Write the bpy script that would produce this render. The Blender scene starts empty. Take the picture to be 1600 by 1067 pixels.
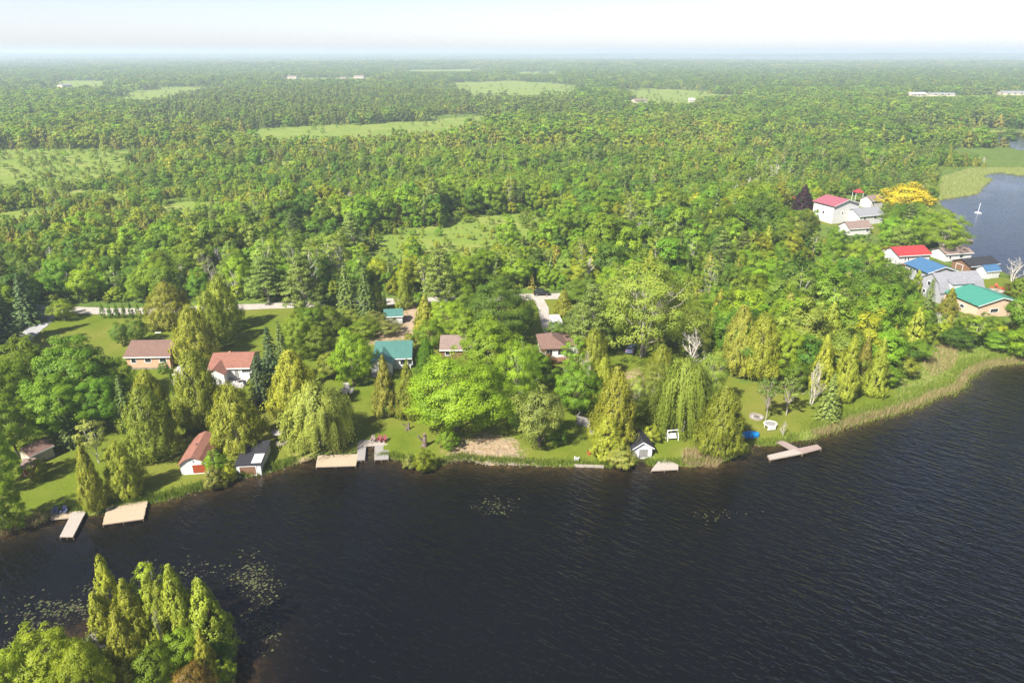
import bpy, math, random
import numpy as np
from mathutils import Vector
R = math.radians
random.seed(7)
rs = np.random.RandomState(11)

# ------------------------------------------------------------------ camera
CAM_H, PITCH, F = 62.0, R(22.9), 1066.7        # photo pixels: 1600 x 1067
sc = bpy.context.scene
col = sc.collection
cd = bpy.data.cameras.new('camera')
cam = bpy.data.objects.new('camera', cd)
col.objects.link(cam)
cam.location = (0, 0, CAM_H)
cam.rotation_euler = (math.pi / 2 - PITCH, 0, 0)
cd.lens, cd.sensor_width, cd.clip_start, cd.clip_end = 24, 36, 0.5, 120000
sc.camera = cam

# ------------------------------------------------------------------ sky, sun, exposure
HAZE = 2.4e-4
SUN_EL = R(46)
SUN_DIR = Vector((-0.66, -0.75, 0)).normalized()          # ground direction towards the sun
world = bpy.data.worlds.new('World')
sc.world = world
world.use_nodes = True
wn = world.node_tree.nodes
wl = world.node_tree.links
for n in list(wn):
    wn.remove(n)
sky = wn.new('ShaderNodeTexSky')
sky.sky_type = 'NISHITA'
sky.sun_disc = False
sky.sun_elevation = SUN_EL
sky.sun_rotation = math.atan2(SUN_DIR.x, SUN_DIR.y)
sky.air_density, sky.dust_density, sky.ozone_density = 0.6, 0.85, 0.3
bg = wn.new('ShaderNodeBackground')
bg.inputs['Strength'].default_value = 0.067
wo = wn.new('ShaderNodeOutputWorld')
tint = wn.new('ShaderNodeMix')            # white balance of the whole sky
tint.data_type, tint.blend_type = 'RGBA', 'MULTIPLY'
tint.inputs[0].default_value = 1.0
tint.inputs[7].default_value = (1.16, 1.0, 0.98, 1)
wl.new(sky.outputs[0], tint.inputs[6])
wl.new(tint.outputs[2], bg.inputs['Color'])
wl.new(bg.outputs[0], wo.inputs['Surface'])
sl = bpy.data.lights.new('sun', 'SUN')
sl.energy, sl.angle, sl.color = 4.1, R(1.5), (1.0, 0.965, 0.90)
sun = bpy.data.objects.new('sun', sl)
col.objects.link(sun)
sd = Vector((SUN_DIR.x * math.cos(SUN_EL), SUN_DIR.y * math.cos(SUN_EL), math.sin(SUN_EL)))
sun.rotation_euler = sd.to_track_quat('Z', 'Y').to_euler()
sun.location = (-60, -40, 150)
vs = sc.view_settings
vs.view_transform, vs.look, vs.gamma, vs.exposure = 'Standard', 'None', 1.0, 1.64
vs.use_curve_mapping = False
cy = sc.cycles
cy.use_denoising = True
cy.denoising_prefilter = 'NONE'
cy.max_bounces, cy.diffuse_bounces, cy.glossy_bounces = 9, 5, 3
cy.transmission_bounces, cy.transparent_max_bounces, cy.volume_bounces = 4, 6, 2
cy.caustics_reflective = cy.caustics_refractive = False
cy.sample_clamp_indirect = 6.0

# ------------------------------------------------------------------ pixel <-> place
CP, SP = math.cos(PITCH), math.sin(PITCH)


def pip(px, py, poly):
    """points in polygon, vectorised"""
    px, py = np.asarray(px, float), np.asarray(py, float)
    ins = np.zeros(px.shape, bool)
    n = len(poly)
    for i in range(n):
        x1, y1 = poly[i]
        x2, y2 = poly[(i + 1) % n]
        if y1 == y2:
            continue
        c = ((y1 > py) != (y2 > py)) & (px < (x2 - x1) * (py - y1) / (y2 - y1) + x1)
        ins ^= c
    return ins


def segdist(px, py, poly, closed=True):
    d = np.full(np.shape(px), 1e9)
    n = len(poly)
    for i in range(n if closed else n - 1):
        x1, y1 = poly[i]
        x2, y2 = poly[(i + 1) % n]
        dx, dy = x2 - x1, y2 - y1
        L = dx * dx + dy * dy + 1e-9
        t = np.clip(((px - x1) * dx + (py - y1) * dy) / L, 0, 1)
        d = np.minimum(d, np.hypot(px - x1 - t * dx, py - y1 - t * dy))
    return d


def flat(px, py, z=0.0):
    dx, dv = (px - 800) / F, (533.5 - py) / F
    dz = -SP + dv * CP
    t = (z - CAM_H) / dz
    return (dx * t, (CP + dv * SP) * t)


def proj(X, Y, Z):
    """world -> photo pixel (arrays)"""
    zz = np.asarray(Z, float) - CAM_H
    dep = Y * CP - zz * SP
    up = Y * SP + zz * CP
    return 800 + F * np.asarray(X) / dep, 533.5 - F * up / dep, dep


SHORE = [(-420, 930), (-150, 868), (0, 836), (20, 829), (45, 822), (77, 811), (110, 806), (135, 807), (158, 803),
         (200, 795), (234, 788), (264, 781), (300, 770), (322, 764), (341, 759), (366, 749), (378, 747), (409, 741),
         (429, 736), (461, 725), (484, 719), (497, 713), (540, 712), (568, 711), (569, 700), (586, 700), (588, 718),
         (612, 717), (638, 721), (662, 732), (681, 730), (709, 720), (730, 718), (752, 724), (786, 725), (820, 726),
         (850, 729), (899, 729), (941, 731), (980, 730), (993, 727), (995, 716), (1013, 716), (1016, 728), (1061, 728),
         (1100, 726), (1136, 719), (1168, 707), (1173, 694), (1188, 697), (1212, 696), (1249, 688), (1276, 683),
         (1299, 676), (1330, 665), (1350, 659), (1372, 653), (1394, 648), (1431, 636), (1463, 620), (1486, 616),
         (1502, 606), (1511, 590), (1537, 575), (1559, 571), (1584, 569), (1610, 566), (1700, 556), (1900, 535), (2300, 500)]
shore_w = [flat(*p) for p in SHORE]


def roughen(pts, step=1.6, amp=0.35, seed=3):
    r = np.random.RandomState(seed)
    out = []
    for (a, b) in zip(pts[:-1], pts[1:]):
        L = math.hypot(b[0] - a[0], b[1] - a[1])
        n = max(1, int(min(L, 60) / step))
        for k in range(n):
            t = k / n
            j = r.randn(2) * amp if k else (0, 0)
            out.append((a[0] + (b[0] - a[0]) * t + j[0], a[1] + (b[1] - a[1]) * t + j[1]))
    out.append(pts[-1])
    return out


LAKE = roughen(shore_w) + [(900, 160), (900, -400), (-900, -400), (-900, 60), (-300, 66)]
BAY = [flat(*p) for p in [(1466, 314), (1500, 308), (1528, 304), (1536, 292), (1552, 281), (1535, 275), (1560, 270), (1600, 276), (1700, 282),
                          (2300, 300), (2500, 420), (1900, 446), (1660, 444), (1600, 436), (1584, 432), (1564, 424), (1530, 414), (1514, 404),
                          (1500, 388), (1506, 372), (1498, 350), (1488, 330), (1472, 322)]]
POND = [flat(*p) for p in [(1500, 208), (1540, 206), (1620, 209), (1900, 214), (1900, 250), (1640, 240), (1590, 234), (1560, 222), (1520, 216)]]
FARLAKE = [flat(*p) for p in [(760, 94.5), (1000, 92), (1420, 94), (1460, 96), (1200, 98.5), (900, 97)]]
ISLAND = [flat(*p) for p in [(40, 1060), (70, 1016), (130, 996), (200, 984), (300, 982), (345, 990), (372, 1014), (368, 1067),
                             (340, 1130), (200, 1190), (-40, 1200), (-160, 1150), (-60, 1085)]]
ISLAND = roughen(ISLAND + [ISLAND[0]], 1.2, 0.25, 5)[:-1]


def shore_sd(X, Y):
    """signed distance to the nearest water edge, positive on land"""
    X, Y = np.asarray(X, float), np.asarray(Y, float)
    inl = pip(X, Y, LAKE) & ~pip(X, Y, ISLAND)
    wet = inl | pip(X, Y, BAY) | pip(X, Y, POND) | pip(X, Y, FARLAKE)
    d = np.minimum.reduce([segdist(X, Y, LAKE), segdist(X, Y, BAY), segdist(X, Y, POND), segdist(X, Y, ISLAND), segdist(X, Y, FARLAKE)])
    return np.where(wet, -d, d)


_ph = np.random.RandomState(5).rand(40) * 6.28


def wav(X, Y, s, k=0):
    """cheap smooth noise about -1..1, feature size s"""
    X, Y = X / s, Y / s
    o = 0
    for i in range(5):
        a = _ph[(k * 7 + i) % 40]
        o = o + np.sin((X * math.cos(a) + Y * math.sin(a)) * (2.1 + 1.3 * i) + _ph[(k * 5 + i + 11) % 40]) / (1 + .35 * i)
    return o / 2.2


def ground_z(X, Y, s=None):
    X, Y = np.asarray(X, float), np.asarray(Y, float)
    if s is None:
        s = shore_sd(X, Y)
    z = np.clip(s * 0.34, -1.6, 0.55) + 0.010 * np.clip(s - 2, 0, 70)
    z = z + np.where(s > 1.5, 0.06 * wav(X, Y, 6, 1), 0)
    far = np.clip((Y - 900) / 2600, 0, 1)
    z = z + np.where(s > 0, far * np.clip(s / 150, 0, 1) * (5 + 5 * wav(X, Y, 900, 2)), 0)
    d = np.hypot(X, Y)
    ridge = np.clip((d - 6500) / 3500, 0, 1)
    z = z + np.where(s > 0, ridge * (24 + 18 * wav(X, Y, 2600, 3)), 0)
    return z


def G(px, py):
    """ground point seen at a photo pixel"""
    z = 0.6
    for _ in range(3):
        x, y = flat(px, py, z)
        z = float(ground_z(np.array([x]), np.array([y]))[0])
    return Vector((x, y, z))


def Wt(px, py):
    x, y = flat(px, py, 0)
    return Vector((x, y, 0))


def height_to(p, ytop):
    """height of a thing standing at p whose top shows at pixel row ytop"""
    v = (533.5 - ytop) / F
    dy, dz = CP + v * SP, -SP + v * CP
    return CAM_H + dz * p.y / dy - p.z


def depth(p):
    return p.y * CP - (p.z - CAM_H) * SP


# ------------------------------------------------------------------ materials
def nodes(m):
    m.use_nodes = True
    return m.node_tree.nodes, m.node_tree.links


def mat(name, c1, c2=None, rough=0.8, scale=3.0, bump=0.0, detail=4, stretch=None, metal=0, spec=0.3, coord='Object'):
    m = bpy.data.materials.new(name)
    N, L = nodes(m)
    b = N['Principled BSDF']
    b.inputs['Roughness'].default_value = rough
    b.inputs['Metallic'].default_value = metal
    b.inputs['Specular IOR Level'].default_value = spec
    c2 = c2 or tuple(x * 0.75 for x in c1)
    tc = N.new('ShaderNodeTexCoord')
    mp = N.new('ShaderNodeMapping')
    L.new(tc.outputs[coord], mp.inputs[0])
    if stretch:
        mp.inputs['Scale'].default_value = stretch
    nz = N.new('ShaderNodeTexNoise')
    nz.inputs['Scale'].default_value = scale
    nz.inputs['Detail'].default_value = detail
    nz.inputs['Roughness'].default_value = 0.65
    L.new(mp.outputs[0], nz.inputs['Vector'])
    rp = N.new('ShaderNodeValToRGB')
    rp.color_ramp.elements[0].position, rp.color_ramp.elements[1].position = 0.32, 0.68
    rp.color_ramp.elements[0].color, rp.color_ramp.elements[1].color = (*c2, 1), (*c1, 1)
    L.new(nz.outputs['Fac'], rp.inputs[0])
    L.new(rp.outputs[0], b.inputs['Base Color'])
    if bump:
        bp = N.new('ShaderNodeBump')
        bp.inputs['Strength'].default_value = 0.6
        bp.inputs['Distance'].default_value = bump
        L.new(nz.outputs['Fac'], bp.inputs['Height'])
        L.new(bp.outputs[0], b.inputs['Normal'])
    return m


def leaf_mat(name, ca, cb, trans=0.3, hue=0.025, val=0.25):
    """leaves: colour by leaf and by tree, light partly passing through"""
    m = bpy.data.materials.new(name)
    N, L = nodes(m)
    b = N['Principled BSDF']
    b.inputs['Roughness'].default_value = 0.55
    b.inputs['Specular IOR Level'].default_value = 0.25
    at = N.new('ShaderNodeAttribute')
    at.attribute_name = 'var'
    rp = N.new('ShaderNodeValToRGB')
    rp.color_ramp.elements[0].color, rp.color_ramp.elements[1].color = (*ca, 1), (*cb, 1)
    rp.color_ramp.elements[0].position, rp.color_ramp.elements[1].position = 0.1, 0.9
    L.new(at.outputs['Fac'], rp.inputs[0])
    oi = N.new('ShaderNodeObjectInfo')
    hs = N.new('ShaderNodeHueSaturation')
    mh = N.new('ShaderNodeMapRange')
    mh.inputs['To Min'].default_value, mh.inputs['To Max'].default_value = 0.5 - hue * 1.1, 0.5 + hue * .5
    L.new(oi.outputs['Random'], mh.inputs[0])
    L.new(mh.outputs[0], hs.inputs['Hue'])
    ml = N.new('ShaderNodeMath')
    ml.operation = 'MULTIPLY'
    ml.inputs[1].default_value = 7.13
    fr = N.new('ShaderNodeMath')
    fr.operation = 'FRACT'
    L.new(oi.outputs['Random'], ml.inputs[0])
    L.new(ml.outputs[0], fr.inputs[0])
    mv = N.new('ShaderNodeMapRange')
    mv.inputs['To Min'].default_value, mv.inputs['To Max'].default_value = 1 - val, 1 + val
    L.new(fr.outputs[0], mv.inputs[0])
    L.new(mv.outputs[0], hs.inputs['Value'])
    L.new(rp.outputs[0], hs.inputs['Color'])
    mx = N.new('ShaderNodeMix')
    mx.data_type, mx.blend_type = 'RGBA', 'MULTIPLY'
    mx.inputs[0].default_value = 1.0
    L.new(hs.outputs[0], mx.inputs[6])
    L.new(oi.outputs['Color'], mx.inputs[7])
    L.new(mx.outputs[2], b.inputs['Base Color'])
    tr = N.new('ShaderNodeBsdfTranslucent')
    L.new(mx.outputs[2], tr.inputs['Color'])
    ms = N.new('ShaderNodeMixShader')
    ms.inputs[0].default_value = trans
    L.new(b.outputs[0], ms.inputs[1])
    L.new(tr.outputs[0], ms.inputs[2])
    L.new(ms.outputs[0], N['Material Output'].inputs['Surface'])
    return m


M = {}
M['white'] = mat('white_paint', (.58, .57, .545), (.46, .45, .43), .6, 1.2)
M['trim'] = mat('white_trim', (.8, .8, .78), (.72, .72, .7), .5)
M['glass'] = mat('window_glass', (.03, .035, .04), (.02, .022, .025), .08, spec=.6)
M['dark'] = mat('dark_trim', (.03, .03, .03))
M['deck'] = mat('weathered_deck', (.34, .30, .255), (.26, .225, .19), .85, 2.5, stretch=(1, 6, 1))
M['decktan'] = mat('tan_deck', (.38, .30, .205), (.29, .225, .15), .85, 2.5, stretch=(1, 6, 1))
M['deckgrey'] = mat('grey_deck', (.27, .25, .23), (.20, .185, .17), .85, 2.5, stretch=(1, 6, 1))
M['deckpink'] = mat('pinkish_deck', (.28, .21, .185), (.21, .16, .14), .85, 2.5, stretch=(1, 6, 1))
M['wood'] = mat('brown_wood', (.20, .11, .06), (.13, .07, .04), .8, 3, stretch=(6, 6, 1))
M['greywood'] = mat('grey_wood', (.25, .24, .22), (.16, .15, .14), .85, 3, stretch=(6, 6, 1))
M['post'] = mat('dock_post', (.18, .14, .10))
M['redbrown'] = mat('red_brown_door', (.30, .06, .02), (.22, .045, .015), .6, 4, stretch=(1, 1, 8))
M['shingle_brown'] = mat('brown_shingles', (.17, .10, .075), (.115, .07, .055), .9, 1.6, .02, 9)
M['shingle_red'] = mat('red_brown_shingles', (.24, .105, .07), (.165, .075, .052), .9, 1.6, .02, 9)
M['shingle_black'] = mat('black_shingles', (.028, .028, .032), (.016, .016, .019), .85, 1.6, .02, 9)
M['shingle_grey'] = mat('grey_shingles', (.22, .22, .23), (.155, .155, .165), .9, 1.6, .02, 9)
M['shingle_tan'] = mat('tan_shingles', (.21, .15, .125), (.15, .11, .09), .9, 1.6, .02, 9)
M['shingle_purple'] = mat('maroon_shingles', (.27, .08, .10), (.20, .06, .08), .8, 1.6, .02, 9)
M['metal_green'] = mat('teal_metal_roof', (.055, .145, .120), (.045, .120, .10), .45, 1, stretch=(1, 1, 1), spec=.5)
M['metal_bright'] = mat('bright_green_metal_roof', (.045, .205, .145), (.038, .17, .12), .45, 1, spec=.5)
M['metal_blue'] = mat('blue_metal_roof', (.05, .125, .225), (.042, .105, .185), .4, 1, spec=.5)
M['metal_red'] = mat('red_metal_roof', (.33, .035, .035), (.26, .03, .03), .45, 1, spec=.5)
M['siding_grey'] = mat('grey_siding', (.34, .34, .35), (.28, .28, .29), .7, 2)
M['siding_tan'] = mat('tan_siding', (.50, .42, .33), (.42, .35, .27), .7, 2)
M['patio'] = mat('patio_slabs', (.42, .40, .37), (.30, .28, .26), .9, 2)
M['blue'] = mat('blue_tarp', (.005, .20, .50), (.004, .15, .40), .45, 4, .05)
M['bluegrey'] = mat('blue_grey_plastic', (.09, .11, .20))
M['maroon'] = mat('maroon_plastic', (.22, .05, .06))
M['redchair'] = mat('red_plastic', (.55, .06, .04))
M['stone'] = mat('stone', (.30, .26, .21), (.16, .135, .11), .9, 4, .05)
M['black'] = mat('black_car_paint', (.012, .012, .014), (.009, .009, .01), .2, spec=.6)
M['tyre'] = mat('tyre_rubber', (.02, .02, .02))
M['chrome'] = mat('chrome', (.6, .6, .6), (.5, .5, .5), .25, metal=1)
M['bark'] = mat('bark', (.17, .13, .10), (.10, .075, .06), .9, 4, .03, stretch=(4, 4, 1))
M['barkpale'] = mat('pale_bark', (.34, .30, .25), (.22, .19, .155), .9, 4, .03, stretch=(3, 3, 1))
M['barkwhite'] = mat('white_bark', (.50, .46, .40), (.32, .29, .25), .9, 3, .02, stretch=(2, 2, 1))
M['barkred'] = mat('reddish_bark', (.24, .14, .09), (.15, .09, .06), .9, 4, .03, stretch=(4, 4, 1))


def brick_mat(name, c1, c2, mortar):
    m = bpy.data.materials.new(name)
    N, L = nodes(m)
    b = N['Principled BSDF']
    b.inputs['Roughness'].default_value = .9
    tc = N.new('ShaderNodeTexCoord')
    sep = N.new('ShaderNodeSeparateXYZ')
    L.new(tc.outputs['Object'], sep.inputs[0])
    ad = N.new('ShaderNodeMath')
    L.new(sep.outputs[0], ad.inputs[0])
    L.new(sep.outputs[1], ad.inputs[1])
    cb = N.new('ShaderNodeCombineXYZ')
    L.new(ad.outputs[0], cb.inputs[0])
    L.new(sep.outputs[2], cb.inputs[1])
    br = N.new('ShaderNodeTexBrick')
    br.inputs['Color1'].default_value, br.inputs['Color2'].default_value, br.inputs['Mortar'].default_value = (*c1, 1), (*c2, 1), (*mortar, 1)
    br.inputs['Scale'].default_value = 1
    br.inputs['Brick Width'].default_value, br.inputs['Row Height'].default_value, br.inputs['Mortar Size'].default_value = .23, .08, .008
    L.new(cb.outputs[0], br.inputs['Vector'])
    L.new(br.outputs['Color'], b.inputs['Base Color'])
    return m


M['brick'] = brick_mat('orange_brick', (.46, .22, .12), (.54, .30, .17), (.45, .38, .30))
M['brickpale'] = brick_mat('pale_brick', (.52, .33, .21), (.58, .39, .26), (.5, .42, .34))

# leaves
LM = {
    'bright': leaf_mat('bright_green_leaves', (.170, .295, .014), (.310, .450, .024), .52),
    'mid': leaf_mat('green_leaves', (0.132, 0.247, 0.014), (0.247, 0.391, 0.026), .54),
    'deep': leaf_mat('deep_green_leaves', (0.086, 0.178, 0.016), (0.167, 0.287, 0.029), .54),
    'lime': leaf_mat('lime_leaves', (0.230, 0.299, 0.016), (0.380, 0.443, 0.029), .54),
    'cedar': leaf_mat('cedar_sprays', (0.184, 0.224, 0.019), (0.345, 0.380, 0.032), .38, .02),
    'gold': leaf_mat('golden_cedar_sprays', (0.195, 0.230, 0.020), (0.360, 0.385, 0.034), .38, .02),
    'rust': leaf_mat('rusty_cedar_sprays', (0.195, 0.200, 0.026), (0.350, 0.330, 0.045), .38, .02),
    'spruce': leaf_mat('spruce_needles', (0.069, 0.115, 0.017), (0.167, 0.224, 0.038), .16, .015),
    'bluespruce': leaf_mat('blue_spruce_needles', (0.040, 0.078, 0.020), (0.098, 0.155, 0.040), .14, .015),
    'pine': leaf_mat('pine_needles', (.085, .140, .018), (.205, .270, .042), .22, .02),
    'willow': leaf_mat('willow_leaves', (0.220, 0.275, 0.045), (0.385, 0.430, 0.070), .40, .015),
    'pale': leaf_mat('pale_leaves', (.190, .280, .030), (.330, .420, .060), .48, .02),
    'greyleaf': leaf_mat('grey_green_leaves', (0.167, 0.201, 0.029), (0.299, 0.328, 0.062), .38, .02),
    'copper': leaf_mat('copper_leaves', (0.022, 0.008, 0.010), (0.045, 0.015, 0.018), .2, .01),
    'yellow': leaf_mat('yellow_blossom', (0.380, 0.310, 0.012), (0.600, 0.490, 0.020), .3, .008),
    'blossom': leaf_mat('pale_blossom', (0.500, 0.450, 0.420), (0.720, 0.680, 0.660), .2, .01),
    'bronze': leaf_mat('bronze_leaves', (0.103, 0.075, 0.010), (0.196, 0.144, 0.017), .3, .02),
}

# ------------------------------------------------------------------ mesh helpers
def mesh_np(name, V, Q, mats, var=None, mi=None, T=None, nor=None):
    """mesh from numpy quads (Q) and triangles (T)"""
    me = bpy.data.meshes.new(name)
    V = np.asarray(V, np.float32)
    Q = np.zeros((0, 4), np.int32) if Q is None else np.asarray(Q, np.int32)
    T = np.zeros((0, 3), np.int32) if T is None else np.asarray(T, np.int32)
    loops = np.concatenate([Q.ravel(), T.ravel()])
    starts = np.concatenate([np.arange(len(Q)) * 4, len(Q) * 4 + np.arange(len(T)) * 3])
    me.vertices.add(len(V))
    me.vertices.foreach_set('co', V.ravel())
    me.loops.add(len(loops))
    me.loops.foreach_set('vertex_index', loops)
    me.polygons.add(len(starts))
    me.polygons.foreach_set('loop_start', starts.astype(np.int32))
    if mi is not None:
        me.polygons.foreach_set('material_index', np.asarray(mi, np.int32))
    for m in mats:
        me.materials.append(m)
    if var is not None:
        a = me.attributes.new('var', 'FLOAT', 'POINT')
        a.data.foreach_set('value', np.asarray(var, np.float32))
    me.update(calc_edges=True)
    if nor is not None:
        me.normals_split_custom_set_from_vertices(nor)
    return me


class MB:
    def __init__(s):
        s.v, s.f = [], []

    def add(s, vs, fs):
        o = len(s.v)
        s.v += [tuple(v) for v in vs]
        s.f += [tuple(i + o for i in f) for f in fs]
        return s

    def box(s, x0, x1, y0, y1, z0, z1):
        return s.add([(x0, y0, z0), (x1, y0, z0), (x1, y1, z0), (x0, y1, z0), (x0, y0, z1), (x1, y0, z1), (x1, y1, z1), (x0, y1, z1)],
                     [(3, 2, 1, 0), (4, 5, 6, 7), (0, 1, 5, 4), (1, 2, 6, 5), (2, 3, 7, 6), (3, 0, 4, 7)])

    def prism(s, poly, z0, z1):
        n = len(poly)
        return s.add([(x, y, z0) for x, y in poly] + [(x, y, z1) for x, y in poly],
                     [tuple(range(n - 1, -1, -1)), tuple(range(n, 2 * n))] + [(i, (i + 1) % n, n + (i + 1) % n, n + i) for i in range(n)])

    def extr(s, poly, axis, a0, a1):
        """poly is a list of (u, z); swept along 'x' or 'y' from a0 to a1"""
        n = len(poly)
        mk = (lambda a, u, z: (a, u, z)) if axis == 'x' else (lambda a, u, z: (u, a, z))
        return s.add([mk(a0, u, z) for u, z in poly] + [mk(a1, u, z) for u, z in poly],
                     [tuple(range(n - 1, -1, -1)), tuple(range(n, 2 * n))] + [(i, (i + 1) % n, n + (i + 1) % n, n + i) for i in range(n)])

    def tube(s, pts, radii, n=6):
        pts = [Vector(p) for p in pts]
        o = len(s.v)
        for i, p in enumerate(pts):
            t = (pts[min(i + 1, len(pts) - 1)] - pts[max(i - 1, 0)]).normalized()
            a = t.cross(Vector((0.31, 0.95, 0.02))).normalized()
            b = t.cross(a)
            for k in range(n):
                w = 6.28318 * k / n
                s.v.append(tuple(p + (a * math.cos(w) + b * math.sin(w)) * radii[i]))
        for i in range(len(pts) - 1):
            for k in range(n):
                s.f.append((o + i * n + k, o + i * n + (k + 1) % n, o + (i + 1) * n + (k + 1) % n, o + (i + 1) * n + k))
        s.f.append(tuple(o + k for k in range(n - 1, -1, -1)))
        s.f.append(tuple(o + (len(pts) - 1) * n + k for k in range(n)))
        return s

    def cyl(s, x, y, z0, z1, r, n=10):
        return s.prism([(x + r * math.cos(6.28318 * k / n), y + r * math.sin(6.28318 * k / n)) for k in range(n)], z0, z1)

    def mesh(s, name, m):
        me = bpy.data.meshes.new(name)
        me.from_pydata(s.v, [], s.f)
        me.materials.append(m)
        import bmesh
        bm = bmesh.new()
        bm.from_mesh(me)
        bmesh.ops.recalc_face_normals(bm, faces=bm.faces)
        bm.to_mesh(me)
        bm.free()
        return me

    def build(s, name, m, parent=None, kind=None):
        o = bpy.data.objects.new(name, s.mesh(name, m))
        col.objects.link(o)
        o.parent = parent
        if kind:
            o['kind'] = kind
        return o


def tag(o, label=None, cat=None, group=None, kind=None):
    for k, v in (('label', label), ('category', cat), ('group', group), ('kind', kind)):
        if v:
            o[k] = v
    return o


def thing(name, loc, rz=0, label=None, cat=None, group=None):
    o = bpy.data.objects.new(name, None)
    o.empty_display_size = 0.5
    col.objects.link(o)
    o.location, o.rotation_euler = loc, (0, 0, rz)
    return tag(o, label, cat, group)


def obj(name, me, parent=None, loc=None, kind=None):
    o = bpy.data.objects.new(name, me)
    col.objects.link(o)
    o.parent = parent
    if loc is not None:
        o.location = loc
    if kind:
        o['kind'] = kind
    return o


# ------------------------------------------------------------------ foliage
def unit(a):
    return a / (np.linalg.norm(a, axis=1, keepdims=True) + 1e-9)


def leaves(P, Nn, length, width, r, along=None):
    """kite-shaped leaf faces at P with normals Nn"""
    n = len(P)
    Nn = unit(Nn)
    t = unit(np.cross(Nn, r.randn(n, 3))) if along is None else unit(along - Nn * np.sum(along * Nn, axis=1, keepdims=True))
    b = np.cross(Nn, t)
    L = (length * r.uniform(.7, 1.3, n))[:, None]
    W = (width * r.uniform(.7, 1.3, n))[:, None]
    V = np.stack([P - t * L * .5, P - b * W * .5 + t * L * .08, P + t * L * .5, P + b * W * .5 + t * L * .08], 1).reshape(-1, 3)
    return V, np.arange(n * 4).reshape(n, 4)


def pack(var, nor):
    """per-leaf colour value and soft shading normal, one row per corner"""
    return np.repeat(np.column_stack([var, unit(nor)]), 4, axis=0)


def sphere_dirs(n, r, jit=.25):
    i = np.arange(n) + .5
    ph = np.arccos(1 - 2 * i / n)
    th = math.pi * (1 + 5 ** .5) * i
    d = np.stack([np.cos(th) * np.sin(ph), np.sin(th) * np.sin(ph), np.cos(ph)], 1)
    return unit(d + r.randn(n, 3) * jit)


def crown_broad(seed, h, w, nc, nl, ls, cb=.18, open_=0.0, flat_=.9, rcs=(.22, .34)):
    r = np.random.RandomState(seed)
    D = sphere_dirs(nc, r)
    D = D[D[:, 2] > -.86]
    cz, c, a = h * (cb + 1) / 2, h * (1 - cb) / 2, w / 2
    rc = a * r.uniform(rcs[0], rcs[1], len(D))
    ph = r.rand(3) * 6
    lump = 1 + .24 * np.sin(D[:, 0] * 3.6 + ph[0]) * np.sin(D[:, 1] * 3.9 + ph[1]) + .13 * np.sin(D[:, 2] * 5 + ph[2])
    rad = r.uniform(.58, .92, len(D)) * lump
    # widest somewhat below the middle
    shp = np.where(D[:, 2] > 0, 1 - .12 * D[:, 2], 1.10)
    C = np.stack([D[:, 0] * a * rad * shp, D[:, 1] * a * rad * shp, cz + D[:, 2] * c * rad], 1)
    k = np.repeat(np.arange(len(C)), nl)
    k = k[r.rand(len(k)) > open_]
    d = unit(r.randn(len(k), 3) + D[k] * .9 + np.array([0, 0, .45]))
    P = C[k] + d * rc[k][:, None] * np.array([1.1, 1.1, flat_]) * (r.rand(len(k), 1) ** .45)
    P[:, 2] = np.maximum(P[:, 2], h * cb * .55 + .15)
    Nn = d * .9 + np.array([0, 0, .55]) + D[k] * .3 + r.randn(len(k), 3) * .33
    V, Q = leaves(P, Nn, ls, ls * .7, r)
    cv = r.rand(len(C))
    var = np.clip(cv[k] * .6 + r.rand(len(k)) * .5 - .05, 0, 1)
    return V, Q, pack(var, d * .9 + D[k] * .7 + np.array([0, 0, .25]) + unit(Nn) * .45), C


def crown_cedar(seed, h, w, nt, nl, ls, power=.7, base=.03):
    """dense conifer egg or cone built of upright sprays"""
    r = np.random.RandomState(seed)
    t = r.rand(nt * 3)
    f = (1 - t ** (1 / power)) ** (.55 + .35 * power) * np.clip((t + .10) / .20, .45, 1)
    t = t[r.rand(len(t)) < (f + .12)][:nt]
    f = (1 - t ** (1 / power)) ** (.55 + .35 * power) * np.clip((t + .10) / .20, .45, 1)
    th = r.rand(len(t)) * 6.283
    lump = 1 + .17 * np.sin(th * 3 + t * 9 + r.rand() * 6) + .13 * np.sin(th * 5 - t * 14 + r.rand() * 6)
    rr = w / 2 * f * lump * r.uniform(.66, 1.06, len(t))
    C = np.stack([rr * np.cos(th), rr * np.sin(th), h * (base + (1 - base) * t * .98)], 1)
    out = np.stack([np.cos(th), np.sin(th), .25 + 0 * th], 1)
    k = np.repeat(np.arange(len(C)), nl)
    s = w * .065 * (.6 + .8 * r.rand(len(C)))
    d = unit(r.randn(len(k), 3) + out[k] * .9)
    P = C[k] + d * s[k][:, None] * np.array([1, 1, 1.9]) * (r.rand(len(k), 1) ** .4)
    P[:, 2] = np.clip(P[:, 2], h * base * .7, h * 1.02)
    al = np.array([0, 0, 1.0]) + out[k] * .35 + r.randn(len(k), 3) * .3
    Nn = d + out[k] * .6 + np.array([0, 0, .25]) + r.randn(len(k), 3) * .35
    V, Q = leaves(P, Nn, ls * 1.25, ls * .62, r, al)
    cv = r.rand(len(C))
    var = np.clip(cv[k] * .6 + r.rand(len(k)) * .5 - .05, 0, 1)
    return V, Q, pack(var, d * .8 + out[k] * .7 + np.array([0, 0, .15]) + unit(Nn) * .4), C


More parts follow.
